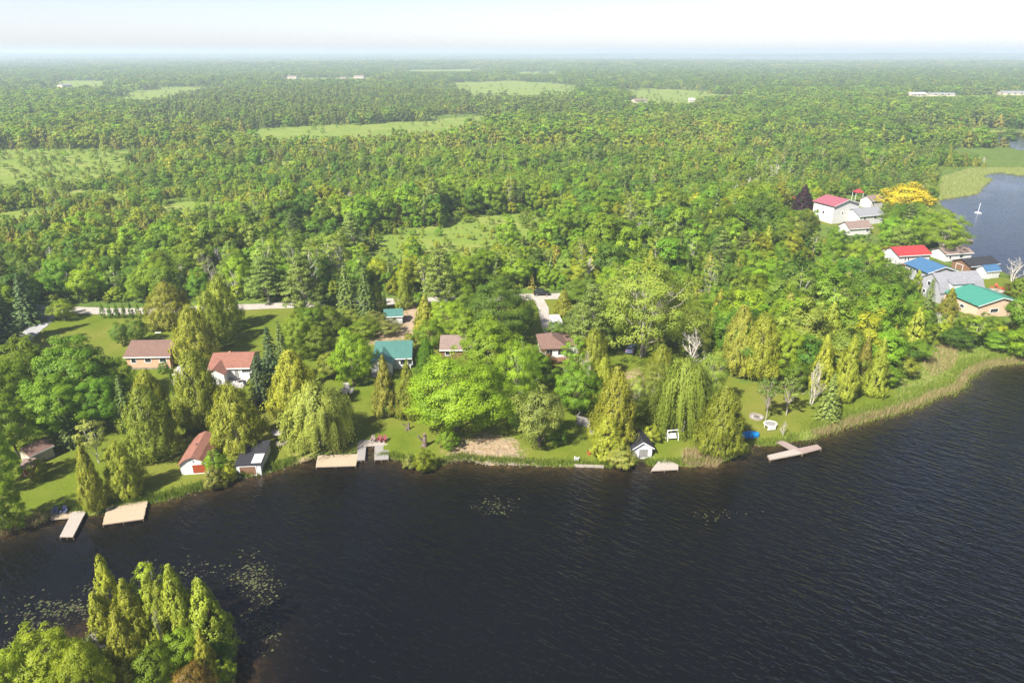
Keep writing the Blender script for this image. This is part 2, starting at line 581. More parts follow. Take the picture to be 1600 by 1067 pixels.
def crown_spruce(seed, h, w, lev, nb, ns, ls, base=.05, droop=.33, power=.85):
    r = np.random.RandomState(seed)
    P, Nn, A, var = [], [], [], []
    for i in range(lev):
        t = (i + r.rand() * .5) / lev
        z0 = h * (base + (1 - base) * t)
        rad = w / 2 * (1 - t) ** power + .12
        m = max(4, int(nb * (1 - t * .6)))
        for b in range(m):
            a = 6.283 * (b + r.rand() * .7) / m
            L = rad * r.uniform(.72, 1.08)
            n = max(4, int(ns * (.3 + L / (w / 2))))
            s = r.rand(n) ** .7 * L
            dz = -droop * s + .22 * droop * s * s / max(L, .3)
            side = r.randn(n) * (.10 * L * (1.15 - s / L) + .06)
            ca, sa = math.cos(a), math.sin(a)
            P.append(np.stack([ca * s - sa * side, sa * s + ca * side, z0 + dz + r.randn(n) * .05 - np.abs(side) * .35], 1))
            Nn.append(np.array([ca * .45, sa * .45, 1.0]) + r.randn(n, 3) * .32)
            A.append(np.array([ca, sa, -.25]) + r.randn(n, 3) * .45)
            var.append(np.clip(r.rand() * .45 + r.rand(n) * .35 + .3 * (s / L) ** 2, 0, 1))
    P, Nn, A, var = map(np.concatenate, (P, Nn, A, var))
    V, Q = leaves(P, Nn, ls * 1.3, ls * .7, r, A)
    rad_ = P * np.array([1, 1, 0])
    return V, Q, pack(var, unit(Nn) * .9 + unit(rad_) * .45), None


def crown_pine(seed, h, w, lev, nb, nl, ls, base=.22):
    r = np.random.RandomState(seed)
    C, out = [], []
    for i in range(lev):
        t = (i + r.rand() * .6) / lev
        rad = w / 2 * (1 - t ** 1.5) * r.uniform(.7, 1.1) + .35
        m = max(3, int(nb * (1 - .5 * t)))
        a0 = r.rand() * 6
        for b in range(m):
            a = a0 + 6.283 * (b + r.rand() * .5) / m
            for q in ((.55, 1.0) if rad > 1.2 else (.9,)):
                s = rad * q * r.uniform(.8, 1.1)
                C.append((math.cos(a) * s, math.sin(a) * s, h * (base + (1 - base) * t) + .18 * s + r.randn() * .15))
                out.append((math.cos(a), math.sin(a), .2))
    C, out = np.array(C), np.array(out)
    k = np.repeat(np.arange(len(C)), nl)
    s = w * .13
    d = unit(r.randn(len(k), 3) + np.array([0, 0, .5]))
    P = C[k] + d * np.array([s, s, s * .42]) * (r.rand(len(k), 1) ** .45)
    Nn = d + np.array([0, 0, .8]) + r.randn(len(k), 3) * .4
    V, Q = leaves(P, Nn, ls * 1.3, ls * .6, r, out[k] + r.randn(len(k), 3) * .4 + np.array([0, 0, .3]))
    var = np.clip(r.rand(len(C))[k] * .5 + r.rand(len(k)) * .5, 0, 1)
    return V, Q, pack(var, unit(Nn) * .6 + d * .6 + out[k] * .4), C


def crown_willow(seed, h, w, nst, nq, ls, wind=(-.22, -.05)):
    r = np.random.RandomState(seed)
    P, A, Nn, var, C = [], [], [], [], []
    nh = 46
    hubs = sphere_dirs(nh * 2, r)
    hubs = hubs[hubs[:, 2] > -.12]
    for i in range(nst):
        u = hubs[r.randint(len(hubs))]
        rr = w * .5 * r.uniform(.2, .92)
        c = np.array([u[0] * rr, u[1] * rr, h * .42 + u[2] * h * .50 * r.uniform(.75, 1)]) + r.randn(3) * np.array([.35, .35, .3])
        L = h * r.uniform(.22, .48)
        L = min(L, c[2] - .5)
        if L < .8:
            continue
        s = np.linspace(0, 1, nq) + r.rand(nq) * .03
        o = np.array([u[0], u[1]]) * .9 + np.array(wind) * 1.4
        off = np.sqrt(s)[:, None] * o[None] * w * .13
        p = np.concatenate([c[:2] + off, (c[2] + .05 * h * s - L * s ** 1.35)[:, None]], 1) + r.randn(nq, 3) * .10
        P.append(p)
        A.append(np.gradient(p, axis=0) + r.randn(nq, 3) * .03)
        Nn.append(np.array([u[0], u[1], .45]) + r.randn(nq, 3) * .4)
        var.append(np.clip(r.rand() * .6 + r.rand(nq) * .45, 0, 1))
    P, A, Nn, var = map(np.concatenate, (P, A, Nn, var))
    V, Q = leaves(P, Nn, ls * 1.9, ls * .55, r, A)
    return V, Q, pack(var, unit(Nn) * .5 + unit(P - np.array([0, 0, h * .45])) * .7), np.array([[u[0] * w * .3, u[1] * w * .3, h * .5 + u[2] * h * .3] for u in hubs])


def limb(mb, a, b, r0, r1, r, bend=.12, n=4, sides=5):
    a, b = np.array(a, float), np.array(b, float)
    L = np.linalg.norm(b - a)
    pts, rad = [], []
    j = r.randn(3) * bend * L
    for i in range(n + 1):
        t = i / n
        pts.append(a + (b - a) * t + j * t * (1 - t) * 2 + r.randn(3) * .02 * L * (0 < i < n))
        rad.append(r0 + (r1 - r0) * t)
    mb.tube(pts, rad, sides)
    return pts


def trunk_mesh(name, seed, h, rad, C=None, nlimb=10, top=.8, m='bark', stems=1, spread=.5, sides=7):
    r = np.random.RandomState(seed)
    mb = MB()
    for s in range(stems):
        a = 6.283 * s / max(stems, 1) + r.rand()
        off = np.array([math.cos(a), math.sin(a), 0]) * (0 if stems == 1 else rad * 1.3)
        tip = np.array([off[0] * (1 + spread * 6), off[1] * (1 + spread * 6), h * top]) + np.append(r.randn(2) * h * .02, 0)
        base = off + np.array([0, 0, -.4])
        n = 6
        pts, rr = [], []
        for i in range(n + 1):
            t = i / n
            pts.append(base + (tip - base) * t + np.append(r.randn(2) * h * .008, 0) * (i > 0))
            rr.append(rad / stems ** .4 * ((1.35 if i == 0 else 1) - .85 * t))
        mb.tube(pts, rr, sides)
        if C is not None and len(C):
            idx = r.choice(len(C), min(nlimb, len(C)), replace=False)
            for q in idx[:max(2, nlimb // stems)]:
                c = C[q]
                t = np.clip(c[2] / (h * top) * .62, .18, .9)
                i = min(int(t * n), n - 1)
                limb(mb, pts[i], c, rr[i] * .55, .03, r)
    return mb.mesh(name, M[m])


def bare_mesh(name, seed, h, w, rad, m='barkwhite', levels=3, stems=1, sides=5, twigs=5):
    r = np.random.RandomState(seed)
    mb = MB()

    def grow(a, d, L, r0, lv):
        b = a + d * L
        pts = limb(mb, a, b, r0, r0 * .45, r, .06, 4, sides if lv == 0 else 4)
        if lv >= levels:
            return
        for q in range(twigs if lv else twigs + 2):
            t = r.uniform(.35, 1.0)
            i = min(int(t * 4), 4)
            nd = d * .75 + np.array([r.randn() * .55 * w / h * 2.2, r.randn() * .55 * w / h * 2.2, .35])
            nd /= np.linalg.norm(nd)
            grow(np.array(pts[i]), nd, L * r.uniform(.32, .58), max(r0 * .42, .018), lv + 1)
    for s in range(stems):
        a = 6.283 * s / stems + r.rand()
        d = np.array([math.cos(a) * .22 * (stems > 1), math.sin(a) * .22 * (stems > 1), 1]) + np.append(r.randn(2) * .05, 0)
        d /= np.linalg.norm(d)
        grow(np.array([math.cos(a) * rad * (stems > 1), math.sin(a) * rad * (stems > 1), -.3]), d, h * .62, rad, 0)
    return mb.mesh(name, M[m])


# prototypes: kind -> list of (crown data, trunk mesh), height, width
PROTO = {}


def proto(kind, name, h, w, items):
    PROTO[kind] = dict(name=name, h=h, w=w, items=items)


def mk_broad(kind, name, seeds, h, w, nc, nl, ls, rad, m='bark', stems=1, cb=.05, open_=0, nlimb=12, flat_=.62, rcs=(.22, .34), top=.8):
    it = []
    for s in seeds:
        V, Q, var, C = crown_broad(s, h, w, nc, nl, ls, cb, open_, flat_, rcs)
        it.append(((V, Q, var), trunk_mesh(name + '_trunk', s, h, rad, C, nlimb, top, m, stems)))
    proto(kind, name, h, w, it)


mk_broad('maple', 'broadleaf_tree', (1, 2, 3, 4), 12, 10, 210, 125, .25, .24, rcs=(.14, .23), flat_=.75)
mk_broad('maplebig', 'broadleaf_tree', (21, 22), 14, 16, 260, 165, .29, .32, flat_=.5, rcs=(.15, .24))
mk_broad('open', 'broadleaf_tree', (31, 32), 14, 13, 170, 120, .25, .26, 'barkpale', 2, .12, .1, 26, rcs=(.14, .24))
mk_broad('forest', 'broadleaf_tree', (41, 42, 43, 44), 11, 7.0, 72, 115, .31, .15, nlimb=6, flat_=.92)
mk_broad('aspen', 'aspen_tree', (51, 52, 53), 12, 5.0, 50, 72, .27, .12, 'barkwhite', 1, .16, .15, 16, rcs=(.24, .36), top=.93)
mk_broad('shrub', 'shrub', (61, 62, 63), 3, 3.4, 45, 100, .17, .05, 'bark', 3, .05, 0, 6, .7)
mk_broad('apple', 'broadleaf_tree', (71, 72), 6, 6, 80, 120, .20, .14, cb=.08)


def mk_cedar(kind, name, seeds, h, w, nt, nl, ls, power, stems=2, base=.06, rad=.16):
    it = []
    for s in seeds:
        V, Q, var, C = crown_cedar(s, h, w, nt, nl, ls, power, base)
        it.append(((V, Q, var), trunk_mesh(name + '_trunk', s, h, rad, None, 0, .85, 'barkred' if stems < 3 else 'barkpale', stems, .25)))
    proto(kind, name, h, w, it)


mk_cedar('cedar', 'cedar_tree', (1, 2, 3), 9, 6.6, 520, 44, .19, .55, 3, .06)
mk_cedar('cone', 'cedar_tree', (4, 5, 6), 10, 5.0, 440, 40, .19, .90, 2, .03)
mk_cedar('column', 'columnar_cedar', (7, 8), 3.0, 1.15, 120, 16, .13, .75, 1, .02, .06)
mk_cedar('fcedar', 'cedar_tree', (9, 10, 11), 9, 4.4, 210, 32, .29, .75, 1, .02)
items = []
for s in (1, 2, 3):
    V, Q, var, C = crown_spruce(s, 11, 5.6, 24, 13, 26, .30)
    items.append(((V, Q, var), trunk_mesh('spruce_trunk', s, 11, .17, None, 0, .97)))
proto('spruce', 'spruce_tree', 11, 5.6, items)
items = []
for s in (4, 5):
    V, Q, var, C = crown_spruce(s, 11, 5.0, 17, 10, 15, .50)
    items.append(((V, Q, var), trunk_mesh('spruce_trunk', s, 11, .17, None, 0, .97)))
proto('fspruce', 'spruce_tree', 11, 5.0, items)
items = []
for s in (1, 2, 3):
    V, Q, var, C = crown_pine(s, 14, 8, 12, 8, 95, .30)
    items.append(((V, Q, var), trunk_mesh('pine_trunk', s, 14, .22, C, 40, .97, 'barkpale')))
proto('pine', 'pine_tree', 14, 8, items)
items = []
for s in (4, 5):
    V, Q, var, C = crown_pine(s, 6, 4.6, 4, 6, 60, .24, .62)
    items.append(((V, Q, var), trunk_mesh('pine_trunk', s, 6, .11, C, 22, .96, 'barkpale')))
proto('smallpine', 'pine_tree', 6, 4.6, items)
items = []
for s in (1, 2):
    V, Q, var, C = crown_willow(s, 11, 13, 2600, 16, .25)
    items.append(((V, Q, var), trunk_mesh('willow_trunk', s, 11, .34, C, 22, .6, 'barkpale', 2)))
proto('willow', 'willow_tree', 11, 13, items)
proto('bare', 'dead_tree', 9, 5, [(None, bare_mesh('dead_tree_trunk', s, 9, 5, .14, 'barkwhite', 3, st, twigs=4)) for s, st in ((1, 1), (2, 2), (3, 3))])
proto('snag', 'dead_tree', 9, 3, [(None, bare_mesh('dead_tree_trunk', s, 9, 3, .19, 'barkwhite', 2, 1, twigs=5)) for s in (7, 8)])

_cm = {}


def crown_mesh(kind, i, lm):
    key = (kind, i)
    if key not in _cm:
        V, Q, var = PROTO[kind]['items'][i][0]
        _cm[key] = mesh_np(PROTO[kind]['name'] + '_crown', V, Q, [LM[lm]], var[:, 0], nor=var[:, 1:])
    return _cm[key]


def plant(kind, p, h, w, lm, label, group=None, i=None, rz=None, tint=None, cat=None, name=None):
    pr = PROTO[kind]
    i = random.randrange(len(pr['items'])) if i is None else i
    rz = random.uniform(0, 6.28) if rz is None else rz
    nm = name or pr['name']
    root = thing(nm, p, rz, label, cat or {'shrub': 'shrub', 'columnar_cedar': 'shrub'}.get(nm, 'tree'), group)
    root.scale = (w / pr['w'], w / pr['w'], h / pr['h'])
    obj('trunk' if kind != 'shrub' else 'stems', pr['items'][i][1], root)
    if pr['items'][i][0] is not None:
        c = obj('crown' if kind != 'shrub' else 'foliage', crown_mesh(kind, i, lm), root)
        c.material_slots[0].link = 'OBJECT'
        c.material_slots[0].material = LM[lm]
        if tint:
            c.color = (*tint, 1)
    return root


PLANTED = []      # (x, y, radius) kept free by the woodland scatter


def at_px(kind, x, yb, yt, wpx, lm, label, group=None, **k):
    """plant a tree standing at a photo pixel, its top at row yt, its crown wpx pixels wide"""
    p = G(x, yb)
    h = max(.6, height_to(p, yt))
    w = wpx * (depth(p) - h * .5 * SP) / F
    if kind == 'shrub' and max(h, w) > 4.2:
        kind, k['name'] = 'apple', 'shrub'
    w *= .95 if p.y > 90 else 1
    PLANTED.append((p.x, p.y, w * .42))
    return plant(kind, p, h, w, lm, label, group, **k)

# ------------------------------------------------------------------ land cover (photo-pixel outlines of what grows where)
LAWNS = [
    [(-300, 930), (-300, 560), (60, 520), (70, 492), (240, 490), (380, 486), (450, 482), (560, 478), (700, 474), (830, 470), (905, 472), (1000, 470),
     (1085, 466), (1110, 500), (1120, 560), (1160, 600), (1240, 590), (1290, 618), (1360, 606), (1400, 600), (1420, 640), (1250, 700), (1170, 735), (600, 760)],
    [(1380, 432), (1450, 418), (1530, 430), (1590, 436), (1610, 500), (1480, 470), (1400, 446)],
    [(1215, 330), (1260, 315), (1390, 315), (1460, 335), (1480, 400), (1380, 370), (1280, 352)]]
MEADOWS = [
    [(520, 398), (590, 362), (680, 344), (770, 332), (875, 344), (915, 368), (885, 394), (820, 408), (740, 416), (640, 420), (565, 418), (525, 412)],
    [(50, 306), (120, 296), (235, 304), (190, 326), (80, 324)], [(-40, 336), (60, 326), (105, 342), (20, 360), (-40, 360)], [(225, 324), (330, 314), (372, 328), (300, 342), (235, 340)],
    [(370, 262), (470, 252), (500, 264), (420, 276)], [(120, 352), (200, 344), (232, 356), (160, 368)],
    [(-200, 234), (60, 234), (228, 240), (222, 275), (150, 298), (0, 305), (-200, 315)],
    [(330, 226), (420, 200), (560, 194), (768, 182), (776, 208), (720, 228), (600, 232), (420, 230)],
    [(165, 150), (250, 138), (345, 137), (320, 152), (280, 160), (215, 169), (165, 168)],
    [(690, 131), (800, 128), (905, 134), (915, 150), (880, 158), (800, 158), (740, 163)],
    [(955, 150), (1000, 139), (1080, 142), (1165, 152), (1160, 160), (1080, 163), (1000, 163)],
    [(800, 114), (870, 112), (880, 117), (800, 118)], [(600, 112), (760, 109.5), (770, 112), (640, 115)], [(1180, 118), (1260, 116), (1270, 119), (1200, 121)],
    [(60, 150), (80, 128), (180, 128), (180, 145)],
    [(960, 172), (990, 160), (1090, 160), (1110, 168), (1020, 172)],
    [(1400, 160), (1420, 150), (1680, 150), (1680, 160), (1500, 162)],
    [(420, 132), (440, 123), (590, 123), (600, 131)],
    [(1380, 216), (1430, 200), (1620, 206), (1620, 212), (1500, 216), (1420, 220)]]
MARSH = [
    [(1460, 318), (1472, 276), (1520, 262), (1620, 262), (1620, 310), (1540, 312)],
    [(1400, 640), (1400, 600), (1430, 560), (1460, 535), (1500, 545), (1560, 548), (1620, 545), (1620, 590), (1480, 630), (1350, 670), (1240, 705), (1240, 680), (1340, 650)],
    [(1064, 722), (1068, 704), (1110, 700), (1132, 712), (1120, 728)]]
DIRT = [
    [(688, 734), (700, 706), (722, 690), (760, 676), (806, 690), (818, 712), (815, 730), (750, 735)],
    [(440, 728), (452, 714), (478, 712), (470, 728)],
    [(966, 590), (1000, 578), (1012, 606), (960, 640)],
    [(575, 540), (636, 478), (648, 478), (634, 535)]]
to_w = lambda polys: [[flat(x, y, .6) for x, y in p] for p in polys]
LAWN_W, MEADOW_W, MARSH_W, DIRT_W = map(to_w, (LAWNS, MEADOWS, MARSH, DIRT))


def cover(X, Y, polys, soft):
    o = np.zeros(X.shape)
    for p in polys:
        P = np.array(p)
        lo, hi = P.min(0) - soft * 3, P.max(0) + soft * 3
        k = (X > lo[0]) & (X < hi[0]) & (Y > lo[1]) & (Y < hi[1])
        if not k.any():
            continue
        d = segdist(X[k], Y[k], p)
        s = np.where(pip(X[k], Y[k], p), d, -d)
        o[k] = np.maximum(o[k], np.clip(.5 + s / soft, 0, 1))
    return o


ys = [-400.0, -250, -120, -40, 10, 35]
y = 48.0
while y < 45000:
    ys.append(y)
    y += 1.0 if y < 240 else max(1.2, (y - 160) * .022)
ys = np.array(ys)
u = np.linspace(-1, 1, 520)
u = np.sign(u) * np.abs(u) ** 1.3
hw = np.maximum(1.15 * np.abs(ys) + 130, 300)
GX = u[None, :] * hw[:, None]
GY = np.repeat(ys[:, None], len(u), 1)
SDg = shore_sd(GX, GY)
GZ = ground_z(GX, GY, SDg)
nr, ncol = GX.shape
ii = (np.arange(nr - 1)[:, None] * ncol + np.arange(ncol - 1)[None]).ravel()
gme = mesh_np('ground', np.stack([GX, GY, GZ], -1).reshape(-1, 3), np.stack([ii, ii + 1, ii + 1 + ncol, ii + ncol], 1), [])
scale_soft = 1.5
cv = np.stack([cover(GX, GY, LAWN_W, 4.0), cover(GX, GY, MEADOW_W, 8.0), cover(GX, GY, DIRT_W, 4.5), np.ones(GX.shape)], -1)
a = gme.attributes.new('cover', 'FLOAT_COLOR', 'POINT')
a.data.foreach_set('color', cv.astype(np.float32).ravel())
a = gme.attributes.new('marsh', 'FLOAT', 'POINT')
a.data.foreach_set('value', np.maximum(cover(GX, GY, MARSH_W, 4.0), np.clip(1 - np.abs(SDg - .6) / 1.0, 0, 1) * .8).astype(np.float32).ravel())
a = gme.attributes.new('bed', 'FLOAT', 'POINT')
a.data.foreach_set('value', np.clip(-SDg * 2 + .6, 0, 1).astype(np.float32).ravel())
for p in gme.polygons:
    p.use_smooth = True

gm = bpy.data.materials.new('ground_cover')
N, L = nodes(gm)
b = N['Principled BSDF']
b.inputs['Roughness'].default_value = .95
b.inputs['Specular IOR Level'].default_value = .1
geo = N.new('ShaderNodeNewGeometry')


def noise(scale, detail=4, rough=.6, vec=None):
    n = N.new('ShaderNodeTexNoise')
    n.inputs['Scale'].default_value, n.inputs['Detail'].default_value, n.inputs['Roughness'].default_value = scale, detail, rough
    L.new((vec or geo.outputs['Position']), n.inputs['Vector'])
    return n.outputs['Fac']


def ramp(fac, stops):
    r = N.new('ShaderNodeValToRGB')
    e = r.color_ramp.elements
    while len(e) < len(stops):
        e.new(.5)
    for k, (p, c) in enumerate(stops):
        e[k].position, e[k].color = p, (*c, 1)
    L.new(fac, r.inputs[0])
    return r.outputs[0]


def mix(fac, a, b_):
    m = N.new('ShaderNodeMix')
    m.data_type = 'RGBA'
    L.new(fac, m.inputs[0])
    L.new(a, m.inputs[6])
    L.new(b_, m.inputs[7])
    return m.outputs[2]


def mth(op, a, b_=None, c=None):
    m = N.new('ShaderNodeMath')
    m.operation = op
    m.use_clamp = op in ('MULTIPLY_ADD',)
    for k, x in enumerate((a, b_, c)):
        if x is None:
            continue
        if isinstance(x, (int, float)):
            m.inputs[k].default_value = x
        else:
            L.new(x, m.inputs[k])
    return m.outputs[0]


at = N.new('ShaderNodeAttribute')
at.attribute_name = 'cover'
sp = N.new('ShaderNodeSeparateColor')
L.new(at.outputs['Color'], sp.inputs[0])
am = N.new('ShaderNodeAttribute')
am.attribute_name = 'marsh'
ab = N.new('ShaderNodeAttribute')
ab.attribute_name = 'bed'
n_big, n_mid, n_fine = noise(.035, 5), noise(.35, 5), noise(3.2, 3)
floor_c = ramp(n_mid, [(.3, (.05, .08, .015)), (.55, (.09, .135, .02)), (.75, (.13, .165, .03))])
lawn_a = ramp(n_mid, [(.28, (.055, .088, .007)), (.5, (.098, .132, .008)), (.72, (.145, .160, .016))])
lawn_f = ramp(n_fine, [(.3, (.060, .095, .007)), (.7, (.128, .155, .013))])
# mown stripes, faint, running away from the water
wv = N.new('ShaderNodeTexWave')
wv.wave_type, wv.bands_direction = 'BANDS', 'X'
wv.inputs['Scale'].default_value, wv.inputs['Distortion'].default_value, wv.inputs['Detail'].default_value = .16, 2.5, 2
mpw = N.new('ShaderNodeMapping')
mpw.inputs['Rotation'].default_value = (0, 0, R(22))
L.new(geo.outputs['Position'], mpw.inputs[0])
L.new(mpw.outputs[0], wv.inputs[0])
lawn_c = mix(mth('MULTIPLY_ADD', wv.outputs['Fac'], .35, .3), lawn_a, lawn_f)
dry = ramp(n_big, [(.4, (.085, .125, .008)), (.62, (.165, .155, .030))])
lawn_c = mix(mth('MULTIPLY_ADD', mth('ADD', n_big, mth('MULTIPLY', noise(.13, 5, .7), .8)), 1.7, -1.05), lawn_c, dry)
mead_c = ramp(noise(.06, 6, .7), [(.3, (.10, .15, .022)), (.5, (.145, .195, .03)), (.7, (.20, .21, .055))])
dirt_c = ramp(noise(1.6, 6, .75), [(.3, (.13, .085, .045)), (.5, (.27, .195, .115)), (.72, (.42, .33, .22))])
marsh_c = ramp(noise(.9, 5, .7), [(.3, (.085, .14, .018)), (.5, (.15, .18, .035)), (.72, (.27, .24, .10))])
bed_c = ramp(noise(1.1, 5, .7), [(.35, (.018, .014, .008)), (.65, (.07, .045, .02))])
edge = mth('SUBTRACT', mth('MULTIPLY', noise(.5, 4), 1.0), .5)


def frayed(s):
    return mth('MULTIPLY_ADD', mth('ADD', s, mth('MULTIPLY', edge, .9)), 3.0, -1.0)


c = mix(frayed(sp.outputs[0]), floor_c, lawn_c)
c = mix(frayed(sp.outputs[1]), c, mead_c)
c = mix(frayed(am.outputs['Fac']), c, marsh_c)
c = mix(mth('MULTIPLY_ADD', mth('ADD', sp.outputs[2], mth('MULTIPLY', mth('SUBTRACT', noise(.7, 6, .75), .5), 2.2)), 2.2, -.7), c, dirt_c)
c = mix(ab.outputs['Fac'], c, bed_c)
L.new(c, b.inputs['Base Color'])
bp = N.new('ShaderNodeBump')
bp.inputs['Strength'].default_value, bp.inputs['Distance'].default_value = .7, .25
L.new(noise(2.2, 5, .7), bp.inputs['Height'])
L.new(bp.outputs[0], b.inputs['Normal'])
gme.materials.append(gm)
tag(obj('ground', gme), 'green lawn, meadow and forest floor reaching to the horizon', None, None, 'structure')

# ------------------------------------------------------------------ lake
xs = np.concatenate([-np.geomspace(40000, 260, 30), np.arange(-240, 330, 3.0), np.geomspace(340, 40000, 30)])
yw = np.concatenate([[-400, -250, -100, 0], np.arange(20, 320, 3.0), np.geomspace(330, 45000, 40)])
WX, WY = np.meshgrid(xs, yw)
sdw = shore_sd(WX, WY)
nr, ncol = WX.shape
ii = (np.arange(nr - 1)[:, None] * ncol + np.arange(ncol - 1)[None]).ravel()
wme = mesh_np('lake', np.stack([WX, WY, WX * 0], -1).reshape(-1, 3), np.stack([ii, ii + 1, ii + 1 + ncol, ii + ncol], 1), [])
a = wme.attributes.new('shallow', 'FLOAT', 'POINT')
a.data.foreach_set('value', np.exp(-np.clip(-sdw, 0, 60) / 1.8).astype(np.float32).ravel())
wm = bpy.data.materials.new('lake_water')
N, L = nodes(wm)
b = N['Principled BSDF']
b.inputs['Roughness'].default_value = .05
b.inputs['IOR'].default_value = 1.333
b.inputs['Specular IOR Level'].default_value = .43
geo = N.new('ShaderNodeNewGeometry')
ash = N.new('ShaderNodeAttribute')
ash.attribute_name = 'shallow'
bed = ramp(noise(.8, 5, .7), [(.35, (.012, .010, .006)), (.55, (.045, .028, .010)), (.75, (.085, .055, .022))])
deep = ramp(noise(.03, 3), [(.3, (.0018, .0019, .0018)), (.7, (.0032, .0033, .0031))])
L.new(mix(ash.outputs['Fac'], deep, bed), b.inputs['Base Color'])


def mapped(rot, scl):
    m = N.new('ShaderNodeMapping')
    m.vector_type = 'TEXTURE'
    m.inputs['Rotation'].default_value = (0, 0, R(rot))
    m.inputs['Scale'].default_value = scl
    L.new(geo.outputs['Position'], m.inputs[0])
    return m.outputs[0]


h1 = noise(1.0, 2, .5, mapped(-38, (2.5, .95, 1)))
h2 = noise(1.0, 2, .5, mapped(-26, (1.3, .5, 1)))
h3 = noise(1.0, 3, .5, mapped(-50, (9.0, 2.6, 1)))
gust = noise(.018, 3, .6)
hh = mth('ADD', mth('ADD', mth('MULTIPLY', h1, .40), mth('MULTIPLY', h2, .22)), mth('MULTIPLY', h3, .13))
hh = mth('MULTIPLY', hh, mth('MULTIPLY_ADD', gust, 1.6, .1))
sy = N.new('ShaderNodeSeparateXYZ')
L.new(geo.outputs['Position'], sy.inputs[0])
calm = N.new('ShaderNodeMapRange')                     # the bay behind the point lies sheltered
calm.inputs['From Min'].default_value, calm.inputs['From Max'].default_value = 165, 215
calm.inputs['To Min'].default_value, calm.inputs['To Max'].default_value = 1.0, .22
L.new(sy.outputs[1], calm.inputs[0])
hh = mth('MULTIPLY', hh, calm.outputs[0])
hh = mth('MULTIPLY', hh, mth('SUBTRACT', 1.0, mth('MULTIPLY', ash.outputs['Fac'], .6)))
bp = N.new('ShaderNodeBump')
bp.inputs['Strength'].default_value, bp.inputs['Distance'].default_value = 1.0, 1.0
L.new(hh, bp.inputs['Height'])
L.new(bp.outputs[0], b.inputs['Normal'])
wme.materials.append(wm)
tag(obj('lake', wme), 'dark rippled lake water', None, None, 'structure')

# ------------------------------------------------------------------ roads and paths: sheets a few mm above the ground
M['gravel'] = mat('gravel', (.37, .33, .28), (.27, .24, .20), .95, 1.2, .03, 6, coord='Object')
M['asphalt'] = mat('worn_asphalt', (.32, .31, .30), (.22, .215, .21), .95, .8, .02, 6)
M['track'] = mat('dirt_track', (.34, .25, .17), (.22, .16, .10), .95, 1.5, .03, 6)


def strip(name, pix, width, m, lift, label):
    P = [np.array(G(x, y)[:2]) for x, y in pix]
    pts = []
    for a_, b_ in zip(P[:-1], P[1:]):
        n = max(1, int(np.linalg.norm(b_ - a_) / 1.0))
        pts += [a_ + (b_ - a_) * k / n for k in range(n)]
    pts.append(P[-1])
    pts = np.array(pts)
    for _ in range(6):
        pts[1:-1] = (pts[:-2] + pts[1:-1] * 2 + pts[2:]) / 4
    t = unit(np.gradient(pts, axis=0))
    nrm = np.stack([-t[:, 1], t[:, 0]], 1)
    r = np.random.RandomState(len(pix))
    cols = []
    for s in (-.5, -.25, 0, .25, .5):
        j = np.convolve(r.randn(len(pts)), np.ones(5) / 5, 'same')[:, None] * .35 * (abs(s) == .5)
        cols.append(pts + nrm * (width * s + j))
    A = np.stack(cols, 1)
    Z = ground_z(A[..., 0], A[..., 1]) + lift
    V = np.concatenate([A, Z[..., None]], -1).reshape(-1, 3)
    k = (np.arange(len(pts) - 1)[:, None] * 5 + np.arange(4)[None]).ravel()
    me = mesh_np(name, V, np.stack([k, k + 1, k + 6, k + 5], 1), [m])
    tag(obj(name, me), label, None, None, 'structure')


strip('road', [(48, 481), (90, 483), (150, 486), (235, 486), (300, 484), (385, 480), (450, 477), (560, 473), (640, 471), (700, 468), (770, 466), (830, 464),
               (865, 463), (940, 462), (1000, 461), (1060, 459), (1095, 456), (1150, 448), (1240, 425), (1330, 405), (1400, 420)], 4.6, M['gravel'], .05, 'pale gravel road behind the cottages')
strip('driveway', [(-60, 600), (-20, 572), (25, 540), (60, 510), (76, 494), (72, 484)], 4.0, M['asphalt'], .075, 'grey driveway curving in from the left edge')
strip('path', [(838, 464), (848, 478), (852, 500), (858, 520)], 2.6, M['gravel'], .08, 'pale gravel drive beside the white trailer')
strip('path', [(652, 472), (646, 488), (640, 512), (634, 532)], 2.4, M['track'], .08, 'brown dirt drive beside the small teal roofed shed')
strip('path', [(1395, 425), (1432, 428), (1460, 442)], 3.2, M['gravel'], .08, 'gravel parking strip beside the blue roofed house')

# ------------------------------------------------------------------ buildings
FOOT = []          # footprints kept free of trees


